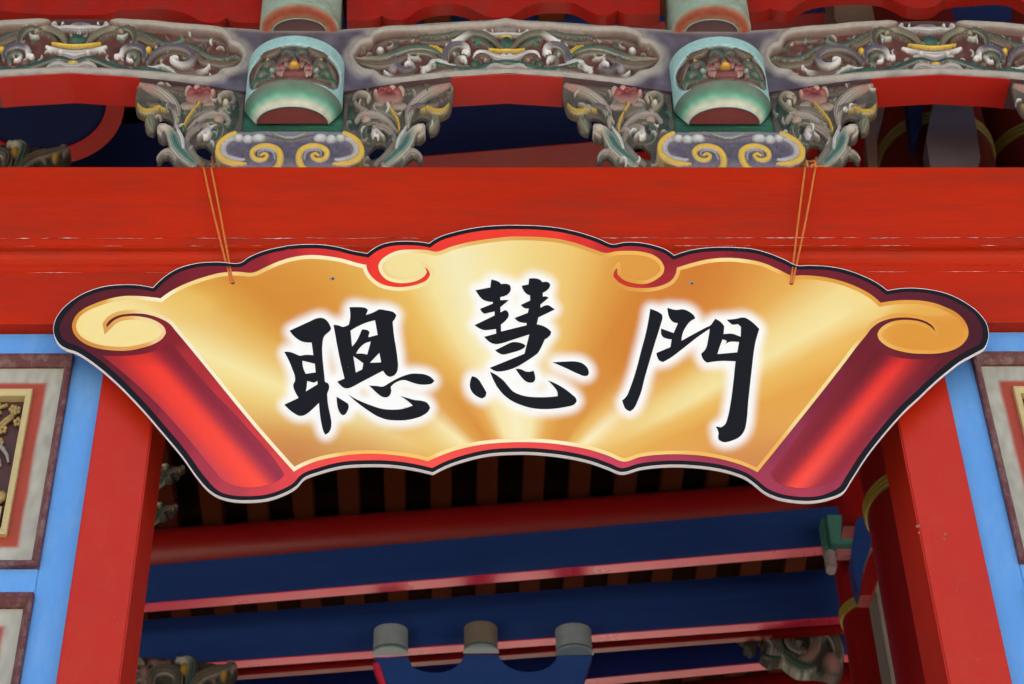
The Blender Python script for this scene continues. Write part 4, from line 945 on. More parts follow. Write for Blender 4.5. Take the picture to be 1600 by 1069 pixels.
# three small barrel caps on a scalloped blue board in front of the broad tie beam
CAPB = mat('cap_blue_grey', lin('#9aacb8'), .5, .25, 20, .2, 90); CAPT = mat('cap_taupe', lin('#857c72'), .5, .25, 20, .2, 90); CAPG = mat('cap_green_lip', lin('#3d6a60'), .5, .2, 20, .1)
def yb_at(px): return bA[1] + (bB[1] - bA[1]) * (px - 214) / (1300 - 214) - .03
for (x0, x1, y0, y1, m_, lb) in ((583, 637, 978, 1030, CAPB, 'small blue grey barrel cap, leftmost of three in front of the broad blue beam'), (725, 778, 974, 1027, CAPT, 'small brownish barrel cap, middle one of three in front of the broad blue beam'), (869, 926, 978, 1030, CAPB, 'small blue grey barrel cap, rightmost of three in front of the broad blue beam')):
    cx = (x0 + x1) / 2; YB = yb_at(cx); A0 = at_y(cx, y1 - 6, YB); A1 = at_y(cx, y0 + 8, YB); r = (at_y(x1, y1, YB)[0] - at_y(x0, y1, YB)[0]) / 2
    e = empty('small_barrel', tuple(A0), lb, 'cap', 'small barrel caps on the blue board')
    def hc(nm, z0, z1, rx, ry, mm):
        V = [(A0[0] - rx * math.cos(math.pi * i / 23), YB - ry * math.sin(math.pi * i / 23), z) for z in (z0, z1) for i in range(24)]
        F = [(i, i + 1, 25 + i, 24 + i) for i in range(23)] + [tuple(range(24)), tuple(range(24, 48))[::-1], (0, 24, 47, 23)]
        mesh(nm, V, F, mm, e, smooth=False)
    hc('barrel', A0[2] + .022, A1[2], r, r * .75, m_); hc('green_band', A0[2] + .010, A0[2] + .0219, r * 1.0, r * .76, CAPG); hc('lip', A0[2], A0[2] + .0099, r * 1.06, r * .8, CAPB)
YB = yb_at(760) - .05
BRDB = mat('board_blue', lin('#2c54a6'), .45, .2, 5, .08, 30)
brd = [(585, 1034), (637, 1034), (645, 1050), (665, 1057), (695, 1057), (716, 1046), (726, 1030), (778, 1030), (790, 1046), (812, 1056), (840, 1056), (862, 1046), (871, 1032), (925, 1032), (915, 1062), (905, 1085), (900, 1120), (860, 1160), (650, 1160), (612, 1120), (604, 1075)]
o = slab('scalloped_blue_board', [tuple(q) for q in smooth_poly([(x, y - 7) for x, y in brd], True, 40, 3)], YB + .005, YB + .055, BRDB, None, origin=tuple(at_y(760, 1100, YB))); tag(o, 'blue scalloped board carrying the three small barrel caps at the bottom of the view', 'board')
redg = [(583, 1036), (592, 1036), (600, 1060), (612, 1090), (618, 1120), (606, 1120), (598, 1075)]
slab('red_edge', redg, YB + .0, YB + .06, PINKRED, o)

# round columns on the right
def column(px, py, side, Y, r, label, rings, zbot=0.12, ztop=8.05, cm=None):
    """left silhouette edge passes near the picture point"""
    P = at_y(px, py, Y); cx = P[0] + r * 1.01
    e = empty('round_column', (cx, Y, 0), label, 'column', 'round dark red columns inside the hall'); V, F = [], []
    for z in (zbot, ztop):
        for i in range(48): V.append((cx + r * math.cos(2 * math.pi * i / 48), Y + r * math.sin(2 * math.pi * i / 48), z))
    F = [(i, (i + 1) % 48, 48 + (i + 1) % 48, 48 + i) for i in range(48)]; mesh('shaft', V, F, cm or DARKRED, e, smooth=True)
    for zr in rings:
        for dz_ in (-.018, 0, .018):
            tube('gold_ring', [(cx + (r + .002) * math.cos(2 * math.pi * i / 48), Y + (r + .002) * math.sin(2 * math.pi * i / 48), zr + dz_) for i in range(49)], .0095, GOLDD if cm else GOLDP, e, 6)
    return e
YA = 1.55; column(1354, 795, -1, YA, .20, 'nearer round column with a gold ring, just left of the right red post', [at_y(1356, 792, YA - .0)[2]])
YBc = 3.35; column(1304, 893, -1, YBc, .115, 'thinner round column with a gold ring, standing behind the nearer one', [at_y(1308, 962, YBc)[2]])
DEEPRED = mat('deep_red_lacquer', lin('#480a0a'), .4, .15, 3, .05, 20); YCc = .75; column(1375, 262, -1, YCc, .19, 'round column seen through the gap right of the right strut', [at_y(1380, 250, YCc)[2]], cm=DEEPRED)  # darker red than the other columns
YDc = .9; column(1525, 200, -1, YDc, .21, 'round column seen at the right edge under the right carved beam', [at_y(1580, 262, YDc)[2]], cm=DEEPRED)
# pale plaster strip between the columns
a_ = at_y(1366, 900, 2.9); b_ = at_y(1420, 1000, 2.9)
pl = box_between('plaster_wall', (a_[0] - .02, 2.85, .12), (b_[0] + .25, 3.0, at_y(1380, 868, 2.9)[2]), GREYW, None, .004); tag(pl, 'pale grey plaster wall strip between the two round columns', 'wall')
# green cap block on the thin column
GRC = mat('green_cap_paint', lin('#4a8a80'), .5, .12, 10, .08); PKB = mat('pinkish_block', lin('#b87078'), .5, .12, 8, .05); PKG = mat('pale_pink_grey', lin('#a89aa0'), .55, .1, 8, .05)
Yg = 3.18; e = empty('capital_block', tuple(at_y(1315, 860, Yg)), 'green topped capital block above the thinner round column', 'capital')
z1, z2, z3 = at_y(1300, 808, Yg)[2], at_y(1300, 856, Yg)[2], at_y(1300, 884, Yg)[2]
xa, xb, xc_ = at_y(1286, 830, Yg)[0], at_y(1293, 830, Yg)[0], at_y(1343, 840, Yg)[0]
box_between('green_top', (xa, Yg, z2), (xb - .0005, Yg + .08, z1), GRC, e, .004); box_between('green_top', (xb, Yg - .03, z2), (xc_, Yg + .08, z1 - .01), GRC, e, .004)
box_between('pink_block', (xa + .0, Yg + .002, z3), (xb + .02, Yg + .07, z2 - .001), PKG, e, .008); box_between('red_block', (xb + .021, Yg + .0, z3 + .07), (xc_ + .01, Yg + .06, z2 - .001), PKB, e, .008)
# blue and red diagonal brace beside it
br = slab('blue_brace', [(1338, 812), (1362, 798), (1364, 840), (1350, 880), (1343, 928), (1336, 905), (1330, 870)], 2.6, 2.68, NAVY, None, origin=tuple(at_y(1345, 860, 2.6))); tag(br, 'pointed blue brace left of the nearer round column', 'brace')
br = slab('dark_red_brace', [(1320, 760), (1345, 740), (1352, 800), (1343, 822), (1318, 822)], 2.7, 2.78, DARKRED, None, origin=tuple(at_y(1335, 790, 2.7))); tag(br, 'short dark red upright above the green capital', 'brace')
br = slab('red_brace', [(1366, 850), (1372, 905), (1362, 930), (1345, 930), (1352, 885)], 2.72, 2.80, DARKRED, None, origin=tuple(at_y(1360, 890, 2.72))); tag(br, 'dark red wedge behind the pointed blue brace', 'brace')

# carved brackets under the broad tie beam (left and right) and on the left edge
OLDC = mat('old_dark_carving', (1, 1, 1), .6, .3, 30, .35, 150, attr=True, wear=lin('#3c3430'), wear_amt=.3, wear_scale=30)
def small_bracket(px, py, Y, wpx, mirror, label, rot=0.0):
    me = SCR[mirror].copy(); me.materials[0] = OLDC
    o = bpy.data.objects.new('scroll_bracket', me); COL.objects.link(o)
    P = at_y(px, py, Y); dist = (P[1] - CAM[1]) / (0.05 - CAM[1]); s = wpx / 178.0 * dist
    bb = [Vector(v) for v in o.bound_box]; zmax = max(v.z for v in bb)
    o.scale = (s, s, s); o.rotation_euler = (0, rot, 0); o.location = (P[0], P[1], P[2] - zmax * s); return tag(o, label, 'bracket')
small_bracket(1310, 958, 3.78, 178, False, 'dim carved scroll bracket left of the thinner round column, under the broad blue beam')
small_bracket(196, 1026, 3.78, 178, True, 'dim carved scroll bracket at the lower left, beside the left red post')
small_bracket(222, 725, 2.2, 74, True, 'dark carved bracket peeping out between the left red post and the plaque')
small_bracket(214, 785, 2.6, 70, True, 'smaller dark carving below it at the inner edge of the left red post')

# timbers seen through the gaps of the frieze
beam_line('navy_ceiling_beam', (620, 249), (940, 222), 1.15, .34, .30, NAVYD, SOFRED, 'dark navy beam with a red underside seen through the gap below the middle carved beam', 'beam', (2.6, .10))
beam_line('red_ceiling_beam', (620, 292), (1010, 262), 1.62, .10, .25, SOFRED, SOFRED, 'dark red beam low in the gap below the middle carved beam', 'beam', (2.6, 1.2))
beam_line('navy_cross_beam', (560, 62), (1026, 36), .95, .50, .2, NAVYD, DARKRED, 'navy beam seen between the valance and the middle carved beam', 'beam', (2.4, .8))
beam_line('dark_red_cross_beam', (560, 85), (1026, 62), 1.02, .10, .2, DARKRED, DARKRED, 'dark red beam just above the right end of the middle carved beam', 'beam', (2.4, 1.0))
# big round ceiling drum on the left (blue underside with a red rim)
ZD = 7.62; Cn = at_z(52, 148, ZD); R_ = at_z(194, 148, ZD)[0] - Cn[0]
e = empty('round_ceiling_drum', tuple(Cn), 'large blue drum with a red rim in the gap below the left carved beam', 'ceiling drum'); V = []
for z in (ZD, ZD + .42):
    for i in range(64): V.append((Cn[0] + R_ * .80 * math.cos(2 * math.pi * i / 64), Cn[1] + R_ * .80 * math.sin(2 * math.pi * i / 64), z))
mesh('blue_drum', V, [(i, (i + 1) % 64, 64 + (i + 1) % 64, 64 + i) for i in range(64)] + [tuple(range(64))[::-1]], NAVYD, e)
ring = []
for i in range(64):
    c2, s2 = math.cos(2 * math.pi * i / 64), math.sin(2 * math.pi * i / 64)
    for (r, z) in ((R_ * .801, ZD - .012), (R_, ZD - .012), (R_, ZD + .20), (R_ * .801, ZD + .20)): ring.append((Cn[0] + r * c2, Cn[1] + r * s2, z))
mesh('red_rim', ring, [(4 * i + q, 4 * ((i + 1) % 64) + q, 4 * ((i + 1) % 64) + (q + 1) % 4, 4 * i + (q + 1) % 4) for i in range(64) for q in range(4)], SOFRED, e)
small_bracket(-70, 222, .7, 230, True, 'dark gilded carving low in the gap below the left carved beam')
# upright pale slab and blue wedge in the right gap
sl1 = slab('mauve_slab', [(1466, 120), (1512, 120), (1524, 190), (1532, 246), (1520, 300), (1460, 300), (1447, 217)], .42, .50, MAUVE, None, origin=tuple(at_y(1490, 200, .42))); tag(sl1, 'pale mauve six sided upright slab in the gap below the right carved beam', 'slab')
sl2 = slab('navy_wedge', [(1415, 130), (1446, 130), (1440, 190), (1432, 222), (1425, 222)], .50, .56, NAVYD, None, origin=tuple(at_y(1430, 170, .5))); tag(sl2, 'narrow navy wedge left of the mauve slab', 'brace')
sl3 = slab('brown_post', [(1362, 150), (1386, 150), (1378, 190), (1370, 215), (1372, 300), (1360, 300), (1352, 215), (1356, 190)], .46, .52, mat('grey_brown_carving', lin('#6a5048'), .6, .3, 20, .3), None, origin=tuple(at_y(1368, 200, .46))); tag(sl3, 'dim grey brown carved upright behind the right bracket of the right strut', 'post')
# timber ends above the right carved beam
sl4 = slab('taupe_corbel', [(1300, -60), (1382, -60), (1382, 30), (1374, 40), (1312, 40), (1304, 30)], .62, .95, mat('dim_taupe_paint', lin('#5c4a44'), .6, .25, 12, .2), None, origin=tuple(at_y(1340, 0, .62))); tag(sl4, 'dim taupe corbel end above the left part of the right carved beam', 'corbel')
sl5 = slab('navy_timber', [(1480, -60), (1586, -60), (1578, 60), (1480, 60)], .64, .70, NAVYD, None, origin=tuple(at_y(1530, 0, .64))); tag(sl5, 'navy panel above the right end of the right carved beam', 'panel')
# back closing board high behind the frieze
bb_ = box_between('closing_board', (-3.2, 1.98, 7.55), (3.6, 2.03, 8.15), mat('closing_board_red', lin('#4a1010'), .6, .2, 4), None, .004); tag(bb_, 'dark red closing board high behind the frieze', 'board')

# ------------------------------------------------------------------ hanging plaque
YP = -.070
def idw(tab, x, y, p=3.0, gain=1.0):
    P = np.array([t[:2] for t in tab], float); Cs = np.array([lin(t[2]) for t in tab]) * gain
    d = ((x[:, None] - P[None, :, 0]) ** 2 + (y[:, None] - P[None, :, 1]) ** 2) + 16.0; w = d ** (-p / 2 * 1.4); w /= w.sum(1, keepdims=True); return w @ Cs
OUT_TOP = T(80, 340, 3.96, [(15, 700), (25, 640), (60, 580), (130, 515), (215, 465), (330, 428), (430, 418), (540, 420), (630, 436), (700, 370), (780, 320), (900, 285), (1030, 277), (1175, 281), (1220, 250), (1330, 205), (1450, 180)]) + \
    T(420, 340, 3.96, [(100, 178), (220, 168), (330, 170), (430, 185), (520, 208), (610, 224), (640, 200), (700, 168), (770, 152), (840, 148), (940, 153), (992, 162), (1050, 125), (1150, 92), (1300, 62), (1450, 50), (1584, 50)]) + \
    T(800, 340, 3.96, [(150, 52), (300, 68), (430, 98), (540, 135), (618, 167), (700, 155), (790, 157), (880, 175), (950, 200), (1003, 236), (1100, 205), (1220, 188), (1370, 186), (1500, 198)]) + \
    T(1150, 340, 3.96, [(200, 222), (300, 262), (375, 298), (450, 298), (560, 303), (680, 325), (790, 365), (870, 405), (937, 454), (1000, 443), (1080, 438), (1200, 448), (1320, 478), (1430, 535), (1500, 590), (1550, 660), (1562, 735)])
OUT_R = [(1544, 528.6), (1538, 543), (1523.6, 551.7), (1499.7, 565), (1479, 581), (1456.8, 600), (1436, 620), (1414.4, 640), (1382.5, 675.6), (1354.4, 711.3), (1330, 748.8), (1316.9, 768.4), (1298, 776.9), (1270, 782.5), (1240, 781.6), (1213.8, 776.5), (1195, 768), (1180, 756), (1167, 746.5), (1155, 741), (1125, 732.5), (1080, 726.8), (1037.5, 726.3), (1000, 730.5), (971, 737.7), (950, 730), (925, 721), (887.5, 712.5), (837.5, 706.8), (805, 706.3), (765, 708.8), (730, 716.3), (700, 726.3), (676.3, 738), (642.5, 730.5), (610, 726.3), (572.5, 725.5), (535, 728), (497.5, 737.5), (475, 746.3), (461.9, 760), (441.3, 771.3), (416.9, 779), (388.8, 781.6), (362.5, 780.3), (340, 774), (325, 763.8), (310, 747), (285.6, 713), (248, 668), (223.8, 640), (178.6, 593.8), (143.6, 565), (119.8, 550), (103.9, 544.5), (92, 536.5)]
OUTL = smooth_poly(OUT_TOP + OUT_R, True, 38, 4.0)
LC = T(80, 430, 6.288, [(1075, 228), (1000, 218), (850, 205), (700, 207), (560, 235), (440, 275), (330, 325), (245, 395), (207, 480), (212, 545), (245, 605), (300, 655), (390, 700), (500, 728), (640, 742), (760, 740), (880, 718), (1000, 680), (1090, 625), (1127, 570), (1115, 520), (1060, 468), (980, 430), (880, 408), (770, 402), (680, 415), (610, 450), (570, 488), (545, 517), (543, 485), (580, 440), (650, 400), (760, 380), (880, 378), (980, 395), (1080, 430), (1160, 475), (1220, 545), (1300, 640), (1383, 740)])
BOT = [(399.7, 669.7), (459, 737), (475, 728.3), (497.5, 720), (522.5, 714.3), (555, 710), (590, 709.3), (622.5, 712), (650, 716.3), (668.8, 721), (685, 713.5), (710, 704.5), (740, 697), (775, 692.5), (810, 691), (850, 692), (887.5, 696.3), (920, 702.5), (950, 712), (975, 721.5), (1000, 714.3), (1030, 710.7), (1065, 710), (1100, 712.5), (1132.5, 718.8), (1162.5, 728), (1183.8, 738), (1262.5, 640)]
RC = T(1320, 430, 6.288, [(0, 860), (120, 700), (210, 590), (260, 525), (330, 470), (420, 435), (520, 418), (640, 418), (740, 435), (820, 468), (870, 510), (888, 555), (858, 520), (800, 480), (720, 452), (620, 440), (500, 448), (410, 480), (345, 530), (320, 580), (335, 630), (400, 690), (500, 735), (640, 765), (780, 773), (920, 768), (1050, 740), (1150, 685), (1210, 600), (1210, 520), (1170, 440), (1090, 365), (990, 315), (880, 275), (740, 250), (600, 245), (480, 252), (352, 272)])
TOPR = T(1150, 340, 3.96, [(840, 480), (750, 430), (640, 390), (520, 365), (400, 357), (348, 360), (270, 325), (180, 285)]) + [(1178.8, 407.5), (1141, 403), (1108, 405), (1082.8, 410.7), (1057.6, 418.3)]
SR = T(800, 340, 3.96, [(1015, 340), (990, 385), (940, 415), (870, 433), (790, 436), (720, 428), (660, 400), (628, 365), (630, 340), (650, 312), (652, 350), (690, 385), (760, 408), (830, 410), (890, 385), (935, 345), (943, 310), (920, 265), (870, 230), (790, 210), (710, 206), (640, 210), (583, 220), (500, 195), (400, 160), (280, 132), (150, 120), (0, 118)])
SL = T(420, 340, 3.96, [(1400, 128), (1250, 150), (1130, 180), (1038, 212), (980, 202), (890, 198), (800, 205), (730, 235), (690, 270), (678, 300), (690, 345), (730, 385), (800, 405), (870, 403), (930, 385), (965, 360), (978, 335), (965, 305), (990, 330), (998, 355), (980, 385), (930, 410), (860, 427), (780, 430), (700, 412), (640, 370), (610, 325), (603, 293), (550, 282), (460, 256), (350, 238), (260, 232), (150, 245)])
TOPL = [(435, 408.7), (415.9, 417)] + T(80, 340, 3.96, [(1247, 341), (1150, 335), (1050, 342), (940, 370), (830, 410), (740, 455)])
GOLD = smooth_poly(LC + BOT + RC + TOPR + SR + SL + TOPL, True, 38, 3.0)
# glyph outlines
gA = lambda p: T(430, 465, 10.667, p)
gB = lambda p: T(430, 565, 7.92, p)
gC = lambda p: T(540, 465, 7.92, p)
gD = lambda p: T(540, 565, 7.92, p)
gE = lambda p: T(725, 425, 9.72, p)
gF = lambda p: T(725, 520, 7.619, p)
gG = lambda p: T(960, 470, 5.94, p)
gH = lambda p: T(1080, 470, 4.65, p)
G_cong = [
 (gA([(240, 553), (400, 478), (560, 405), (690, 348), (770, 338), (830, 358), (880, 408), (915, 470), (932, 515), (920, 545), (820, 640), (800, 685), (788, 760), (782, 850), (785, 950), (793, 1060)]) +
  gB([(603, 130), (615, 250), (655, 270), (668, 300), (662, 350), (643, 398), (645, 440), (655, 540), (680, 660), (695, 750), (690, 820), (665, 875), (620, 905), (600, 870), (575, 780), (555, 660), (545, 560), (542, 512), (460, 590), (400, 640), (350, 668), (300, 672), (250, 650), (180, 600), (112, 533), (290, 450), (250, 380), (225, 315), (225, 280), (245, 240), (243, 180), (215, 100), (175, 0)]) +
  gA([(150, 905), (230, 905), (300, 925), (420, 970), (480, 958), (560, 955), (636, 962), (622, 850), (605, 750), (520, 748), (440, 730), (370, 690), (300, 630)]),
  [[(472.3, 563.5), (492, 568.5), (493.2, 582), (477.6, 584.2), (473.4, 573.5)], gB([(395, 240), (478, 262), (522, 240), (525, 282), (378, 370), (388, 320)])]),
 (gA([(970, 455), (1050, 462), (1130, 490), (1180, 475), (1225, 455), (1245, 380), (1252, 280), (1240, 160), (1400, 160), (1500, 172), (1545, 205), (1530, 250), (1510, 290)]) +
  gC([(330, 190), (380, 165), (410, 148), (500, 158), (590, 180), (628, 215), (615, 255), (582, 300), (600, 480), (620, 600), (640, 740), (648, 850), (635, 920), (605, 960), (550, 982), (510, 965), (480, 930), (462, 905), (150, 1069)]) +
  gB([(950, 315), (890, 332), (850, 325), (800, 285), (768, 248), (858, 212)]) + gA([(1085, 1055), (1030, 780), (985, 530)]),
  [gC([(60, 410), (140, 362), (250, 312), (365, 280), (397, 462), (285, 492), (282, 478), (298, 435), (280, 408), (235, 395), (200, 397), (180, 450), (140, 530), (80, 608)]),
   gC([(130, 695), (165, 635), (220, 580), (265, 555), (312, 545), (268, 705), (200, 693)]), gC([(95, 725), (160, 770), (220, 815), (205, 890), (127, 928)]), gC([(418, 683), (440, 802), (300, 808)])]),
 (gB([(760, 435), (860, 495), (900, 520), (910, 560), (895, 610), (865, 655), (835, 665), (805, 640), (780, 590), (765, 520)]), []),
 (gD([(30, 405), (120, 460), (230, 510), (350, 555), (450, 585), (560, 595), (680, 590), (760, 570), (832, 545), (790, 505), (730, 460), (675, 425), (760, 450), (850, 475), (940, 485), (1000, 505), (1035, 545), (1045, 575), (1020, 620), (950, 670), (850, 705), (740, 725), (620, 728), (500, 715), (400, 680), (300, 620), (200, 550), (110, 480)]), []),
 (gD([(290, 297), (380, 302), (460, 310), (540, 265), (640, 210), (740, 170), (820, 150), (900, 150), (990, 162), (1050, 190), (1098, 238), (1070, 270), (1000, 285), (930, 285), (840, 265), (720, 228), (650, 245), (590, 280), (558, 315), (565, 375), (545, 420), (505, 445), (450, 435), (400, 400), (340, 345)]), [])]
G_hui = [
 (gE([(415, 115), (480, 130), (530, 150), (565, 185), (640, 180), (690, 195), (712, 245), (700, 300), (660, 345), (550, 383), (552, 430), (620, 425), (682, 428), (552, 535), (555, 615), (600, 590), (630, 580), (665, 605), (680, 660), (660, 705), (560, 800), (562, 905), (950, 810), (952, 775), (900, 772), (820, 750), (768, 700), (970, 620), (985, 555), (920, 550), (890, 530), (862, 500), (1005, 435), (1003, 355), (960, 340), (910, 290), (875, 210), (980, 190), (990, 100), (1080, 97), (1150, 115), (1190, 155), (1270, 153), (1305, 180), (1308, 215), (1280, 260), (1195, 320), (1197, 375), (1250, 372), (1285, 390), (1240, 430), (1160, 495), (1162, 545), (1230, 510), (1280, 505), (1330, 535), (1378, 570), (1130, 690), (1105, 795), (1200, 820), (1280, 865), (1325, 910), (1315, 950), (1240, 1020)]) +
  gF([(965, 70), (920, 170), (880, 240), (830, 280), (740, 340), (640, 400), (540, 440), (460, 458), (380, 458), (340, 440), (305, 418), (720, 250), (778, 20), (560, 90), (450, 125), (380, 135), (320, 120), (280, 90), (240, 48)]) +
  gE([(490, 935), (487, 865), (400, 878), (300, 882), (240, 860), (162, 808), (465, 660), (465, 600), (310, 635), (270, 605), (245, 560), (440, 480), (438, 455), (350, 445), (280, 415), (225, 355), (175, 278), (400, 235)]), []),
 (gF([(370, 210), (480, 155), (580, 112), (650, 115), (710, 135), (735, 155), (715, 180), (540, 245), (460, 260), (420, 245)]), []),
 (gF([(95, 518), (140, 530), (180, 565), (215, 620), (268, 712), (255, 760), (215, 783), (150, 755), (100, 710), (72, 650), (72, 590)]), []),
 (gF([(310, 465), (380, 500), (470, 570), (530, 640), (580, 695), (660, 735), (760, 760), (900, 768), (1020, 765), (1115, 755), (1110, 700), (1060, 630), (998, 567), (1080, 600), (1180, 655), (1280, 730), (1335, 785), (1340, 820), (1310, 855), (1200, 885), (1060, 905), (920, 908), (800, 895), (680, 860), (560, 805), (470, 735), (400, 650), (345, 550)]), []),
 (gF([(615, 430), (680, 435), (730, 460), (780, 465), (825, 450), (845, 510), (845, 565), (825, 590), (780, 595), (730, 575), (690, 535), (650, 485)]), []),
 (gF([(1055, 352), (1180, 345), (1320, 342), (1400, 360), (1450, 395), (1480, 440), (1485, 490), (1470, 512), (1430, 515), (1350, 485), (1200, 415)]), [])]
G_men = [
 (gG([(333, 75), (400, 100), (440, 125), (447, 150), (430, 220), (380, 380), (320, 580), (280, 720), (250, 840), (220, 920), (180, 1000), (145, 1027), (105, 1005), (85, 965), (72, 925), (110, 890), (150, 800), (200, 650), (250, 460), (290, 310), (315, 190)]), []),
 (gG([(492, 65), (570, 85), (640, 80), (700, 105), (740, 140), (750, 165), (700, 195), (665, 240), (635, 300), (622, 372)]) +
  gH([(100, 198), (145, 175), (155, 160), (175, 130), (215, 155), (240, 185), (235, 243), (300, 240), (330, 250), (360, 262), (362, 190), (340, 170), (300, 175), (280, 160), (258, 138), (320, 132), (385, 122), (430, 145), (495, 205), (465, 310), (440, 500), (415, 730), (400, 890), (385, 945), (350, 990), (290, 1018), (240, 1028), (200, 1010), (195, 985), (200, 965), (178, 912), (215, 920), (245, 900), (265, 850), (290, 720), (310, 560), (322, 440), (200, 438), (115, 450), (90, 430), (72, 385), (105, 350), (125, 270), (135, 203)]) +
  gG([(760, 345), (640, 440), (520, 530), (450, 570), (415, 555), (395, 515), (390, 485), (520, 430), (532, 358), (480, 350), (445, 330), (432, 295), (435, 258), (550, 300), (590, 208), (550, 200), (515, 165), (497, 110)]),
  [gH([(228, 280), (258, 290), (255, 305), (240, 322), (275, 300), (348, 300), (335, 375), (190, 388), (212, 320)])])]
GLY = [(smooth_poly(o_, True, 40, 2.2), [smooth_poly(h, True, 40, 2.2) for h in hs]) for G in (G_cong, G_hui, G_men) for o_, hs in G]
# white halo: blurred distance from the ink, on a 2 px raster
HX0, HY0, HS = 400, 400, 2.0; hw, hh_ = 425, 165
rx_, ry_ = np.meshgrid(HX0 + HS * np.arange(hw), HY0 + HS * np.arange(hh_)); ink = np.zeros(rx_.shape, bool)
for o_, hs in GLY:
    m_ = inside(o_, rx_, ry_)
    ink |= m_
def blur(a_, s):
    k = np.exp(-.5 * (np.arange(-int(3 * s), int(3 * s) + 1) / s) ** 2); k /= k.sum()
    a_ = np.apply_along_axis(lambda r: np.convolve(r, k, 'same'), 0, a_); return np.apply_along_axis(lambda r: np.convolve(r, k, 'same'), 1, a_)
dil = ink.copy()
R = 5
for dy in range(-R, R + 1):
    for dx in range(-R, R + 1):
        if dx * dx + dy * dy <= R * R + 1: dil |= np.roll(np.roll(ink, dy, 0), dx, 1)
halo = np.clip(blur(dil.astype(float), 3.3) * 1.32 - .10, 0, 1)
def halo_at(x, y):
    fx = np.clip((x - HX0) / HS, 0, hw - 1.01); fy = np.clip((y - HY0) / HS, 0, hh_ - 1.01); i, j = fx.astype(int), fy.astype(int); u, v = fx - i, fy - j
    h = halo[j, i] * (1 - u) * (1 - v) + halo[j, i + 1] * u * (1 - v) + halo[j + 1, i] * (1 - u) * v + halo[j + 1, i + 1] * u * v
    return np.where((x < HX0) | (x > HX0 + HS * hw) | (y < HY0) | (y > HY0 + HS * hh_), 0, h)
FAR = [(0, '#c98448'), (8, '#cf8a45'), (14, '#e0a450'), (21, '#e0a347'), (26, '#e8bb62'), (29.5, '#f0e0a0'), (33, '#ecd690'), (38, '#e2ae55'), (45, '#d8943f'), (52, '#cd7c2c'), (62, '#cf852f'), (70, '#dca048'), (79, '#e8c370'), (90, '#ecd48a'), (99, '#f0e2a6'), (107, '#f0e8bc'), (114, '#efdf9e'), (121, '#e6bc60'), (129, '#dca64a'), (136, '#d7963c'), (143, '#cf8a32'), (148, '#dba548'), (152, '#e6c070'), (156.5, '#f1e4a4'), (161, '#ecce7c'), (166, '#dba858'), (171, '#cf8e4c'), (180, '#c98448')]
NEAR = [(0, '#d89850'), (15, '#e0a850'), (28, '#e8b860'), (35, '#efd088'), (41, '#f5ecc0'), (47, '#e8bc68'), (54, '#d8963e'), (63, '#d8963e'), (74, '#e2ac54'), (86, '#f2e4ac'), (98, '#f4ecc4'), (110, '#f2e2a8'), (118, '#e0a850'), (126, '#d58e38'), (134, '#dca24c'), (141, '#f5eab4'), (147, '#efd890'), (156, '#e6b85e'), (168, '#d39850'), (180, '#c98448')]
def angtab(tab, a_): ks = [t[0] for t in tab]; cs = np.array([lin(t[1]) for t in tab]); return np.stack([np.interp(a_, ks, cs[:, q]) for q in range(3)], 1)
PG = .93
def gold(x, y):
    cx, cy = 822.0, 772.0; a_ = np.degrees(np.arctan2(cy - y, x - cx)); a_ = np.clip(a_, 0, 180); r = np.hypot(x - cx, y - cy)
    w = np.clip((r - 130) / 170, 0, 1)[:, None]; w = w * w * (3 - 2 * w); c_ = angtab(NEAR, a_) * (1 - w) + angtab(FAR, a_) * w
    # warmer towards the lower corners
    for bx, by, br_, h_ in ((462, 725, 85, '#c47c46'), (1183, 728, 70, '#d08a4e'), (560, 715, 60, '#d29c5c'), (1085, 452, 70, '#cc7c2e'), (470, 470, 60, '#d08a32')):
        q = np.exp(-(((x - bx) / br_) ** 2 + ((y - by) / br_ * 1.3) ** 2))[:, None] * .75; c_ = c_ * (1 - q) + np.array(lin(h_)) * q
    for bx, by, ra, rb_, h_, s_ in ((190, 512, 78, 46, '#f0dd98', .9), (1445, 515, 80, 46, '#d99434', .95), (1445, 482, 70, 14, '#e8bc60', .5), (632, 415, 40, 26, '#eee0a0', .9), (1000, 417, 40, 26, '#db9a42', .9), (1360, 470, 40, 40, '#ecd48a', .6), (290, 480, 50, 30, '#e8c468', .5)):
        q = (np.exp(-np.clip((((x - bx) / ra) ** 2 + ((y - by) / rb_) ** 2) - .5, 0, 9) * 2.2) * s_)[:, None]; c_ = c_ * (1 - q) + np.array(lin(h_)) * q
    h = halo_at(x, y)[:, None]; c_ = c_ * (1 - h) + np.array(lin('#f6f9fa')) * h
    return c_ * PG
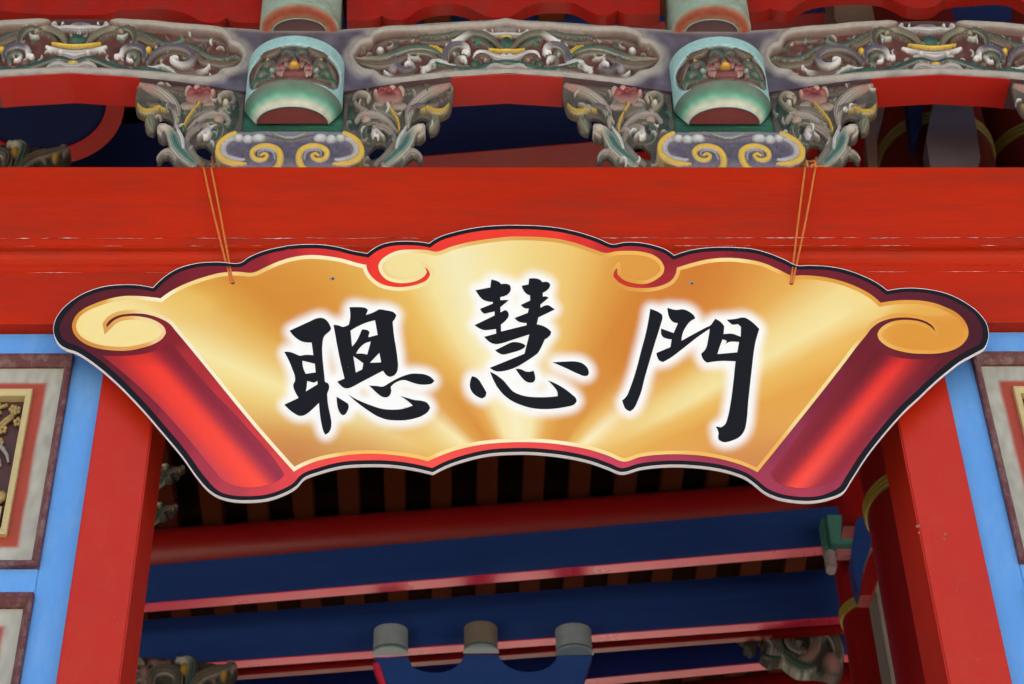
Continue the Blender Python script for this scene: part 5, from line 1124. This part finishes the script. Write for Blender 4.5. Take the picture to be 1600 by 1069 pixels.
RIMT = [(115, 505, '#d38a30'), (150, 475, '#dc9f48'), (190, 463, '#f0d890'), (250, 468, '#f6edc8'), (215, 548, '#dd9f50'), (130, 535, '#cd8a38'), (258, 520, '#eec890'), (300, 440, '#f0d488'), (350, 427, '#eecb80'), (395, 425, '#eac070'), (450, 403, '#f4e2a8'), (500, 398, '#f6ecc0'), (560, 412, '#f6ecc8'), (590, 440, '#f3e6b0'), (660, 445, '#f0e0a0'), (600, 400, '#f0e8b8'), (690, 392, '#ecc880'), (760, 373, '#e0b060'), (840, 370, '#d8a04c'), (920, 388, '#d8a04c'), (980, 393, '#eeb658'), (1035, 410, '#eeb458'), (1050, 440, '#e8b060'), (970, 450, '#d89840'), (1090, 408, '#f0c878'), (1140, 403, '#f4dc98'), (1200, 412, '#eebe68'), (1240, 431, '#e0a040'), (1300, 435, '#dc9c3c'), (1370, 470, '#dd9c3c'), (1420, 470, '#e2a042'), (1500, 495, '#d08a34'), (1510, 530, '#e09a40'), (1440, 552, '#e8a84c'), (1370, 520, '#e6b460'), (1320, 567, '#f3dc98'), (1260, 640, '#f2d890'), (1200, 715, '#efb45c'), (1130, 718, '#efb85e'), (1000, 714, '#f6cc78'), (940, 708, '#fae0a0'), (860, 692, '#fdf0c8'), (780, 692, '#fcecc0'), (700, 708, '#fae0a0'), (660, 718, '#f6c46c'), (560, 710, '#f2bc62'), (500, 719, '#f8d890'), (462, 735, '#fbeec8'), (430, 705, '#f8eec8'), (350, 610, '#f8f0d0'), (300, 548, '#f6ecd0'), (270, 515, '#f4e8c8'), (235, 493, '#efd8a0'), (185, 497, '#e0a858'), (167, 512, '#dc9c50'), (1420, 497, '#e0a040'), (1460, 520, '#dc9c40')]
BORT = [(90, 520, '#481820'), (100, 480, '#501a22'), (190, 452, '#5a1820'), (250, 455, '#681a22'), (320, 425, '#781c28'), (400, 415, '#8a2029'), (440, 400, '#a8262e'), (500, 390, '#cc3030'), (560, 400, '#e03428'), (600, 390, '#ec382a'), (690, 380, '#e8382a'), (760, 364, '#ea3a2a'), (860, 364, '#ea3a2c'), (910, 376, '#d8302c'), (950, 388, '#c02c2c'), (1000, 386, '#a82830'), (1040, 400, '#8a1f2a'), (1050, 440, '#a0282a'), (970, 450, '#c83428'), (600, 430, '#e83828'), (660, 440, '#e83828'), (1100, 396, '#8e202c'), (1180, 400, '#781c28'), (1260, 424, '#701a26'), (1350, 450, '#6a1a28'), (1420, 460, '#5c1a2a'), (1500, 480, '#4c1822'), (1535, 520, '#451620'), (1520, 550, '#4c1822'), (1480, 570, '#5a1820'), (150, 555, '#5a1822'), (200, 551, '#701822'), (110, 530, '#481820'), (268, 515, '#841c24'), (300, 570, '#a82a30'), (350, 635, '#bc3038'), (400, 690, '#cc3a3e'), (445, 745, '#dc4448'), (455, 758, '#d84448'), (410, 772, '#c84048'), (360, 770, '#b03c4a'), (320, 745, '#a43448'), (270, 680, '#90283a'), (220, 625, '#7c2032'), (180, 585, '#641a26'), (480, 732, '#ee4a48'), (560, 718, '#f45048'), (680, 728, '#f45248'), (760, 702, '#ee4e46'), (850, 698, '#ea4a48'), (900, 704, '#d84450'), (960, 726, '#c8405a'), (1040, 716, '#a83a52'), (1120, 724, '#9c3650'), (1175, 745, '#9c3650'), (1200, 760, '#a03850'), (1250, 772, '#a83a50'), (1310, 760, '#98344c'), (1360, 690, '#903048'), (1420, 620, '#702034'), (1350, 540, '#6c1a26'), (1290, 610, '#7c2036'), (1220, 700, '#90304c'), (1440, 560, '#641a26'), (1400, 552, '#6e1c26')]
P3 = lambda: None
plq = empty('hanging_plaque', (at_y(815, 560, YP)[0], YP, at_y(815, 560, YP)[2]), 'large scroll shaped gold and red plaque hung on two orange cords across the gate', 'plaque')
bo = offset(OUTL, -.7); slab('foam_board', bo, YP, YP + .0095, FOAM, plq)
L_ = .0007
flat_mesh('black_outline', OUTL, YP - L_, INK, plq)
side = ((OUTL[:, 1] > 545) & (OUTL[:, 0] < 330)) | ((OUTL[:, 1] > 500) & (OUTL[:, 0] > 1300)) | ((OUTL[:, 0] < 110))
lowr = (OUTL[:, 1] > 690) & ~side
dw = np.where(side, 9.0, np.where(lowr, 6.2, 5.8)); kern = np.ones(7) / 7; dw = np.convolve(np.concatenate([dw[-3:], dw, dw[:3]]), kern, 'valid')
BORD = offset(OUTL, dw)
flat_mesh('red_border', BORD, YP - 2 * L_, PRINT, plq, lambda x, y: idw(BORT, x, y, 2.6, PG), 9)
# rolled ends
def across(x, y, A0, A1, B0, B1):
    """0 at line A (outer), 1 at line B (inner)"""
    def ds(P, Q): ex, ey = Q[0] - P[0], Q[1] - P[1]; L = math.hypot(ex, ey); return ((x - P[0]) * ey - (y - P[1]) * ex) / L
    a_, b_ = ds(A0, A1), ds(B0, B1); return np.clip(a_ / (a_ - b_ + 1e-9), 0, 1)
def lroll(x, y):
    t = across(x, y, (163, 556), (340, 745), (262, 530), (444, 742)); v = np.clip((y - 560) / 190, 0, 1)[:, None]
    tb = [(0, '#a02a30', '#c4404a'), (.12, '#b02828', '#d84648'), (.30, '#e03226', '#f24a3a'), (.50, '#ee3a28', '#fa5040'), (.60, '#e23428', '#f04a3e'), (.74, '#9c2430', '#b83c48'), (.88, '#7c1c28', '#943048'), (1, '#84202c', '#a03448')]
    ks = [q[0] for q in tb]; ca = np.array([lin(q[1]) for q in tb]); cb_ = np.array([lin(q[2]) for q in tb])
    f = lambda c_: np.stack([np.interp(t, ks, c_[:, q]) for q in range(3)], 1)
    c_ = f(ca) * (1 - v) + f(cb_) * v; dk = np.clip((575 - y) / 30, 0, 1)[:, None] * .5; return (c_ * (1 - dk) + np.array(lin('#7a1a22')) * dk) * PG
LR = smooth_poly([(159.5, 555.6), (181.8, 556.4), (207, 555.3), (231, 551.5), (252, 544.5), (266, 533), (272, 541), (330, 609), (376, 657), (441, 735.6), (444, 742), (432, 752.5), (413, 759), (388.8, 762), (366, 759), (347.5, 750.6), (336, 737.5), (295, 686.9), (253.8, 640), (215, 602)], True, 45, 4)
flat_mesh('rolled_end', LR, YP - 3 * L_, PRINT, plq, lroll, 6)
def rroll(x, y):
    t = across(x, y, (1352, 556), (1203, 738), (1478, 556), (1316, 742)); v = np.clip((y - 560) / 190, 0, 1)[:, None]
    tb = [(0, '#701a20', '#982c3c'), (.16, '#66161c', '#882634'), (.30, '#8c1e24', '#a02c36'), (.44, '#da2c24', '#ea4436'), (.54, '#e43226', '#f65044'), (.64, '#b82824', '#e04640'), (.80, '#801c20', '#a02e38'), (.92, '#6c161e', '#942a3a'), (1, '#701820', '#a03040')]
    ks = [q[0] for q in tb]; ca = np.array([lin(q[1]) for q in tb]); cb_ = np.array([lin(q[2]) for q in tb])
    f = lambda c_: np.stack([np.interp(t, ks, c_[:, q]) for q in range(3)], 1)
    c_ = f(ca) * (1 - v) + f(cb_) * v; dk = np.clip((578 - y) / 30, 0, 1)[:, None] * .5; return (c_ * (1 - dk) + np.array(lin('#6c1822')) * dk) * PG
RR = smooth_poly([(1353, 548), (1367, 545), (1378.8, 551), (1402.7, 558.6), (1431, 561.5), (1455, 561), (1474, 559), (1440, 593), (1402, 632), (1360, 684), (1325, 735), (1300, 752), (1275, 760), (1255, 763), (1236, 761), (1215, 754), (1204, 740), (1240, 692), (1290, 628)], True, 45, 4)
flat_mesh('rolled_end', RR, YP - 3 * L_, PRINT, plq, rroll, 6)
flat_mesh('gold_rim', GOLD, YP - 4 * L_, PRINT, plq, lambda x, y: idw(RIMT, x, y, 3.0, PG), 14)
inn = offset(GOLD, 6.0)
flat_mesh('gold_field', inn, YP - 5 * L_, PRINT, plq, gold, 3.6)

def character(G, label):
    VS, FS = [], []
    for o_, hs in G:
        o_ = smooth_poly(o_, True, 40, 2.2); hs = [smooth_poly(h, True, 40, 2.2) for h in hs]
        t_ = flat_mesh('character', o_, YP - 6 * L_, INK, None, holes=hs); b_ = len(VS)
        VS += [tuple(v.co) for v in t_.data.vertices]; FS += [tuple(b_ + q for q in p.vertices) for p in t_.data.polygons]
        me = t_.data; bpy.data.objects.remove(t_); bpy.data.meshes.remove(me)
    o = mesh('character', VS, FS, INK, plq); o['label'] = label
character(G_cong, 'left black brush character')
character(G_hui, 'middle black brush character')
character(G_men, 'right black brush character')
# screws and cord holes
def disc(nm, px, py, r, Y, m_, par, d=.002):
    P = at_y(px, py, Y); V = [(P[0] + r * math.cos(2 * math.pi * i / 16), Y, P[2] + r * math.sin(2 * math.pi * i / 16)) for i in range(16)] + [(P[0] + .5 * r * math.cos(2 * math.pi * i / 16), Y - d, P[2] + .5 * r * math.sin(2 * math.pi * i / 16)) for i in range(16)]
    return mesh(nm, V, [(i, (i + 1) % 16, 16 + (i + 1) % 16, 16 + i) for i in range(16)] + [tuple(range(16, 32))], m_, par, smooth=False)
for px, py in ((519, 435), (1080, 442)):
    disc('screw', px, py, .0062, YP - 5.3 * L_, STEEL, plq, .0025); disc('screw_slot', px + 1, py + .8, .0030, YP - 5.3 * L_ - .0026, INK, plq, .0002)
for px, py in ((363.5, 442), (1236.5, 443)): disc('cord_hole', px, py, .0055, YP - 5.4 * L_, INK, plq, .0003)
# ------------------------------------------------------------------ cords
def sag(P, Q, n=14, side=0.0): return [np.array(P) * (1 - t) + np.array(Q) * t + np.array([side * math.sin(math.pi * t), 0, -.004 * math.sin(math.pi * t)]) for t in np.linspace(0, 1, n)]
def cord(hole, tops, label, knot=None):
    h = at_y(hole[0], hole[1] - 1, YP - .006); e = empty('orange_rope', tuple(h), label, 'cord', 'orange cords holding the plaque')
    for k, (tx, ty, Y2) in enumerate(tops):
        edge = at_y(tx, 262, -.013); back = np.array([edge[0] + (.004 if k else -.004), .02, zt + .005]); up = at_y(tx - 3 + 4 * k, ty, Y2)
        hh2 = h + np.array([.002 * (1 if k else -1), 0, 0])
        tube('strand', [h + np.array([0, .012, -.001])] + sag(hh2, edge, 16, .0015 * (1 if k else -1)) + [edge + np.array([0, .006, .004]), back, up], .0030, ROPE, e, 8)
    return e
cord((362.5, 442), [(318, 250, .045), (330, 245, .045)], 'left orange cord, two strands coming down over the lintel to the plaque')
e = cord((1237, 443), [(1258, 252, .045), (1274, 246, .045)], 'right orange cord, knotted at the leaf bracket and running down to the plaque')
K = at_y(1272, 250, -.012); K = np.array([K[0], .028, zt + .02])
tube('knot_loop', [K + np.array([.012 * math.sin(a_) - .005, .008 * math.cos(a_ * 2) - .012, .022 * math.cos(a_) + .012]) for a_ in np.linspace(0, 2 * math.pi, 20)], .0035, ROPE, e, 8)
tube('knot', [K + np.array([.008 * math.cos(a_ * 3), -.014 + .006 * math.sin(a_ * 2), .007 * math.sin(a_ * 3) - .004]) for a_ in np.linspace(0, 2 * math.pi, 30)], .0036, ROPE, e, 8)
tube('loose_end', [K + np.array([.004, -.014, -.004]), K + np.array([.02, -.02, -.002]), K + np.array([.034, -.022, -.010]), K + np.array([.040, -.024, -.022])], .0030, ROPE, e, 8)

# dust specks on the print
vs, fs = [], []; rnd = random.Random(12)
for k in range(26):
    px, py = rnd.uniform(330, 1270), rnd.uniform(440, 690); P = at_y(px, py, YP - 6.4 * L_); r = rnd.uniform(.0007, .0016); b0 = len(vs)
    vs += [(P[0] + r * rnd.uniform(.5, 1.2) * math.cos(2 * math.pi * i / 7), P[1], P[2] + r * rnd.uniform(.5, 1.2) * math.sin(2 * math.pi * i / 7)) for i in range(7)]; fs.append(tuple(range(b0, b0 + 7)))
tag(mesh('dust_specks', vs, fs, mat('speck_brown', lin('#a07a44'), .7, .2, 40, 0), plq), kind='stuff')
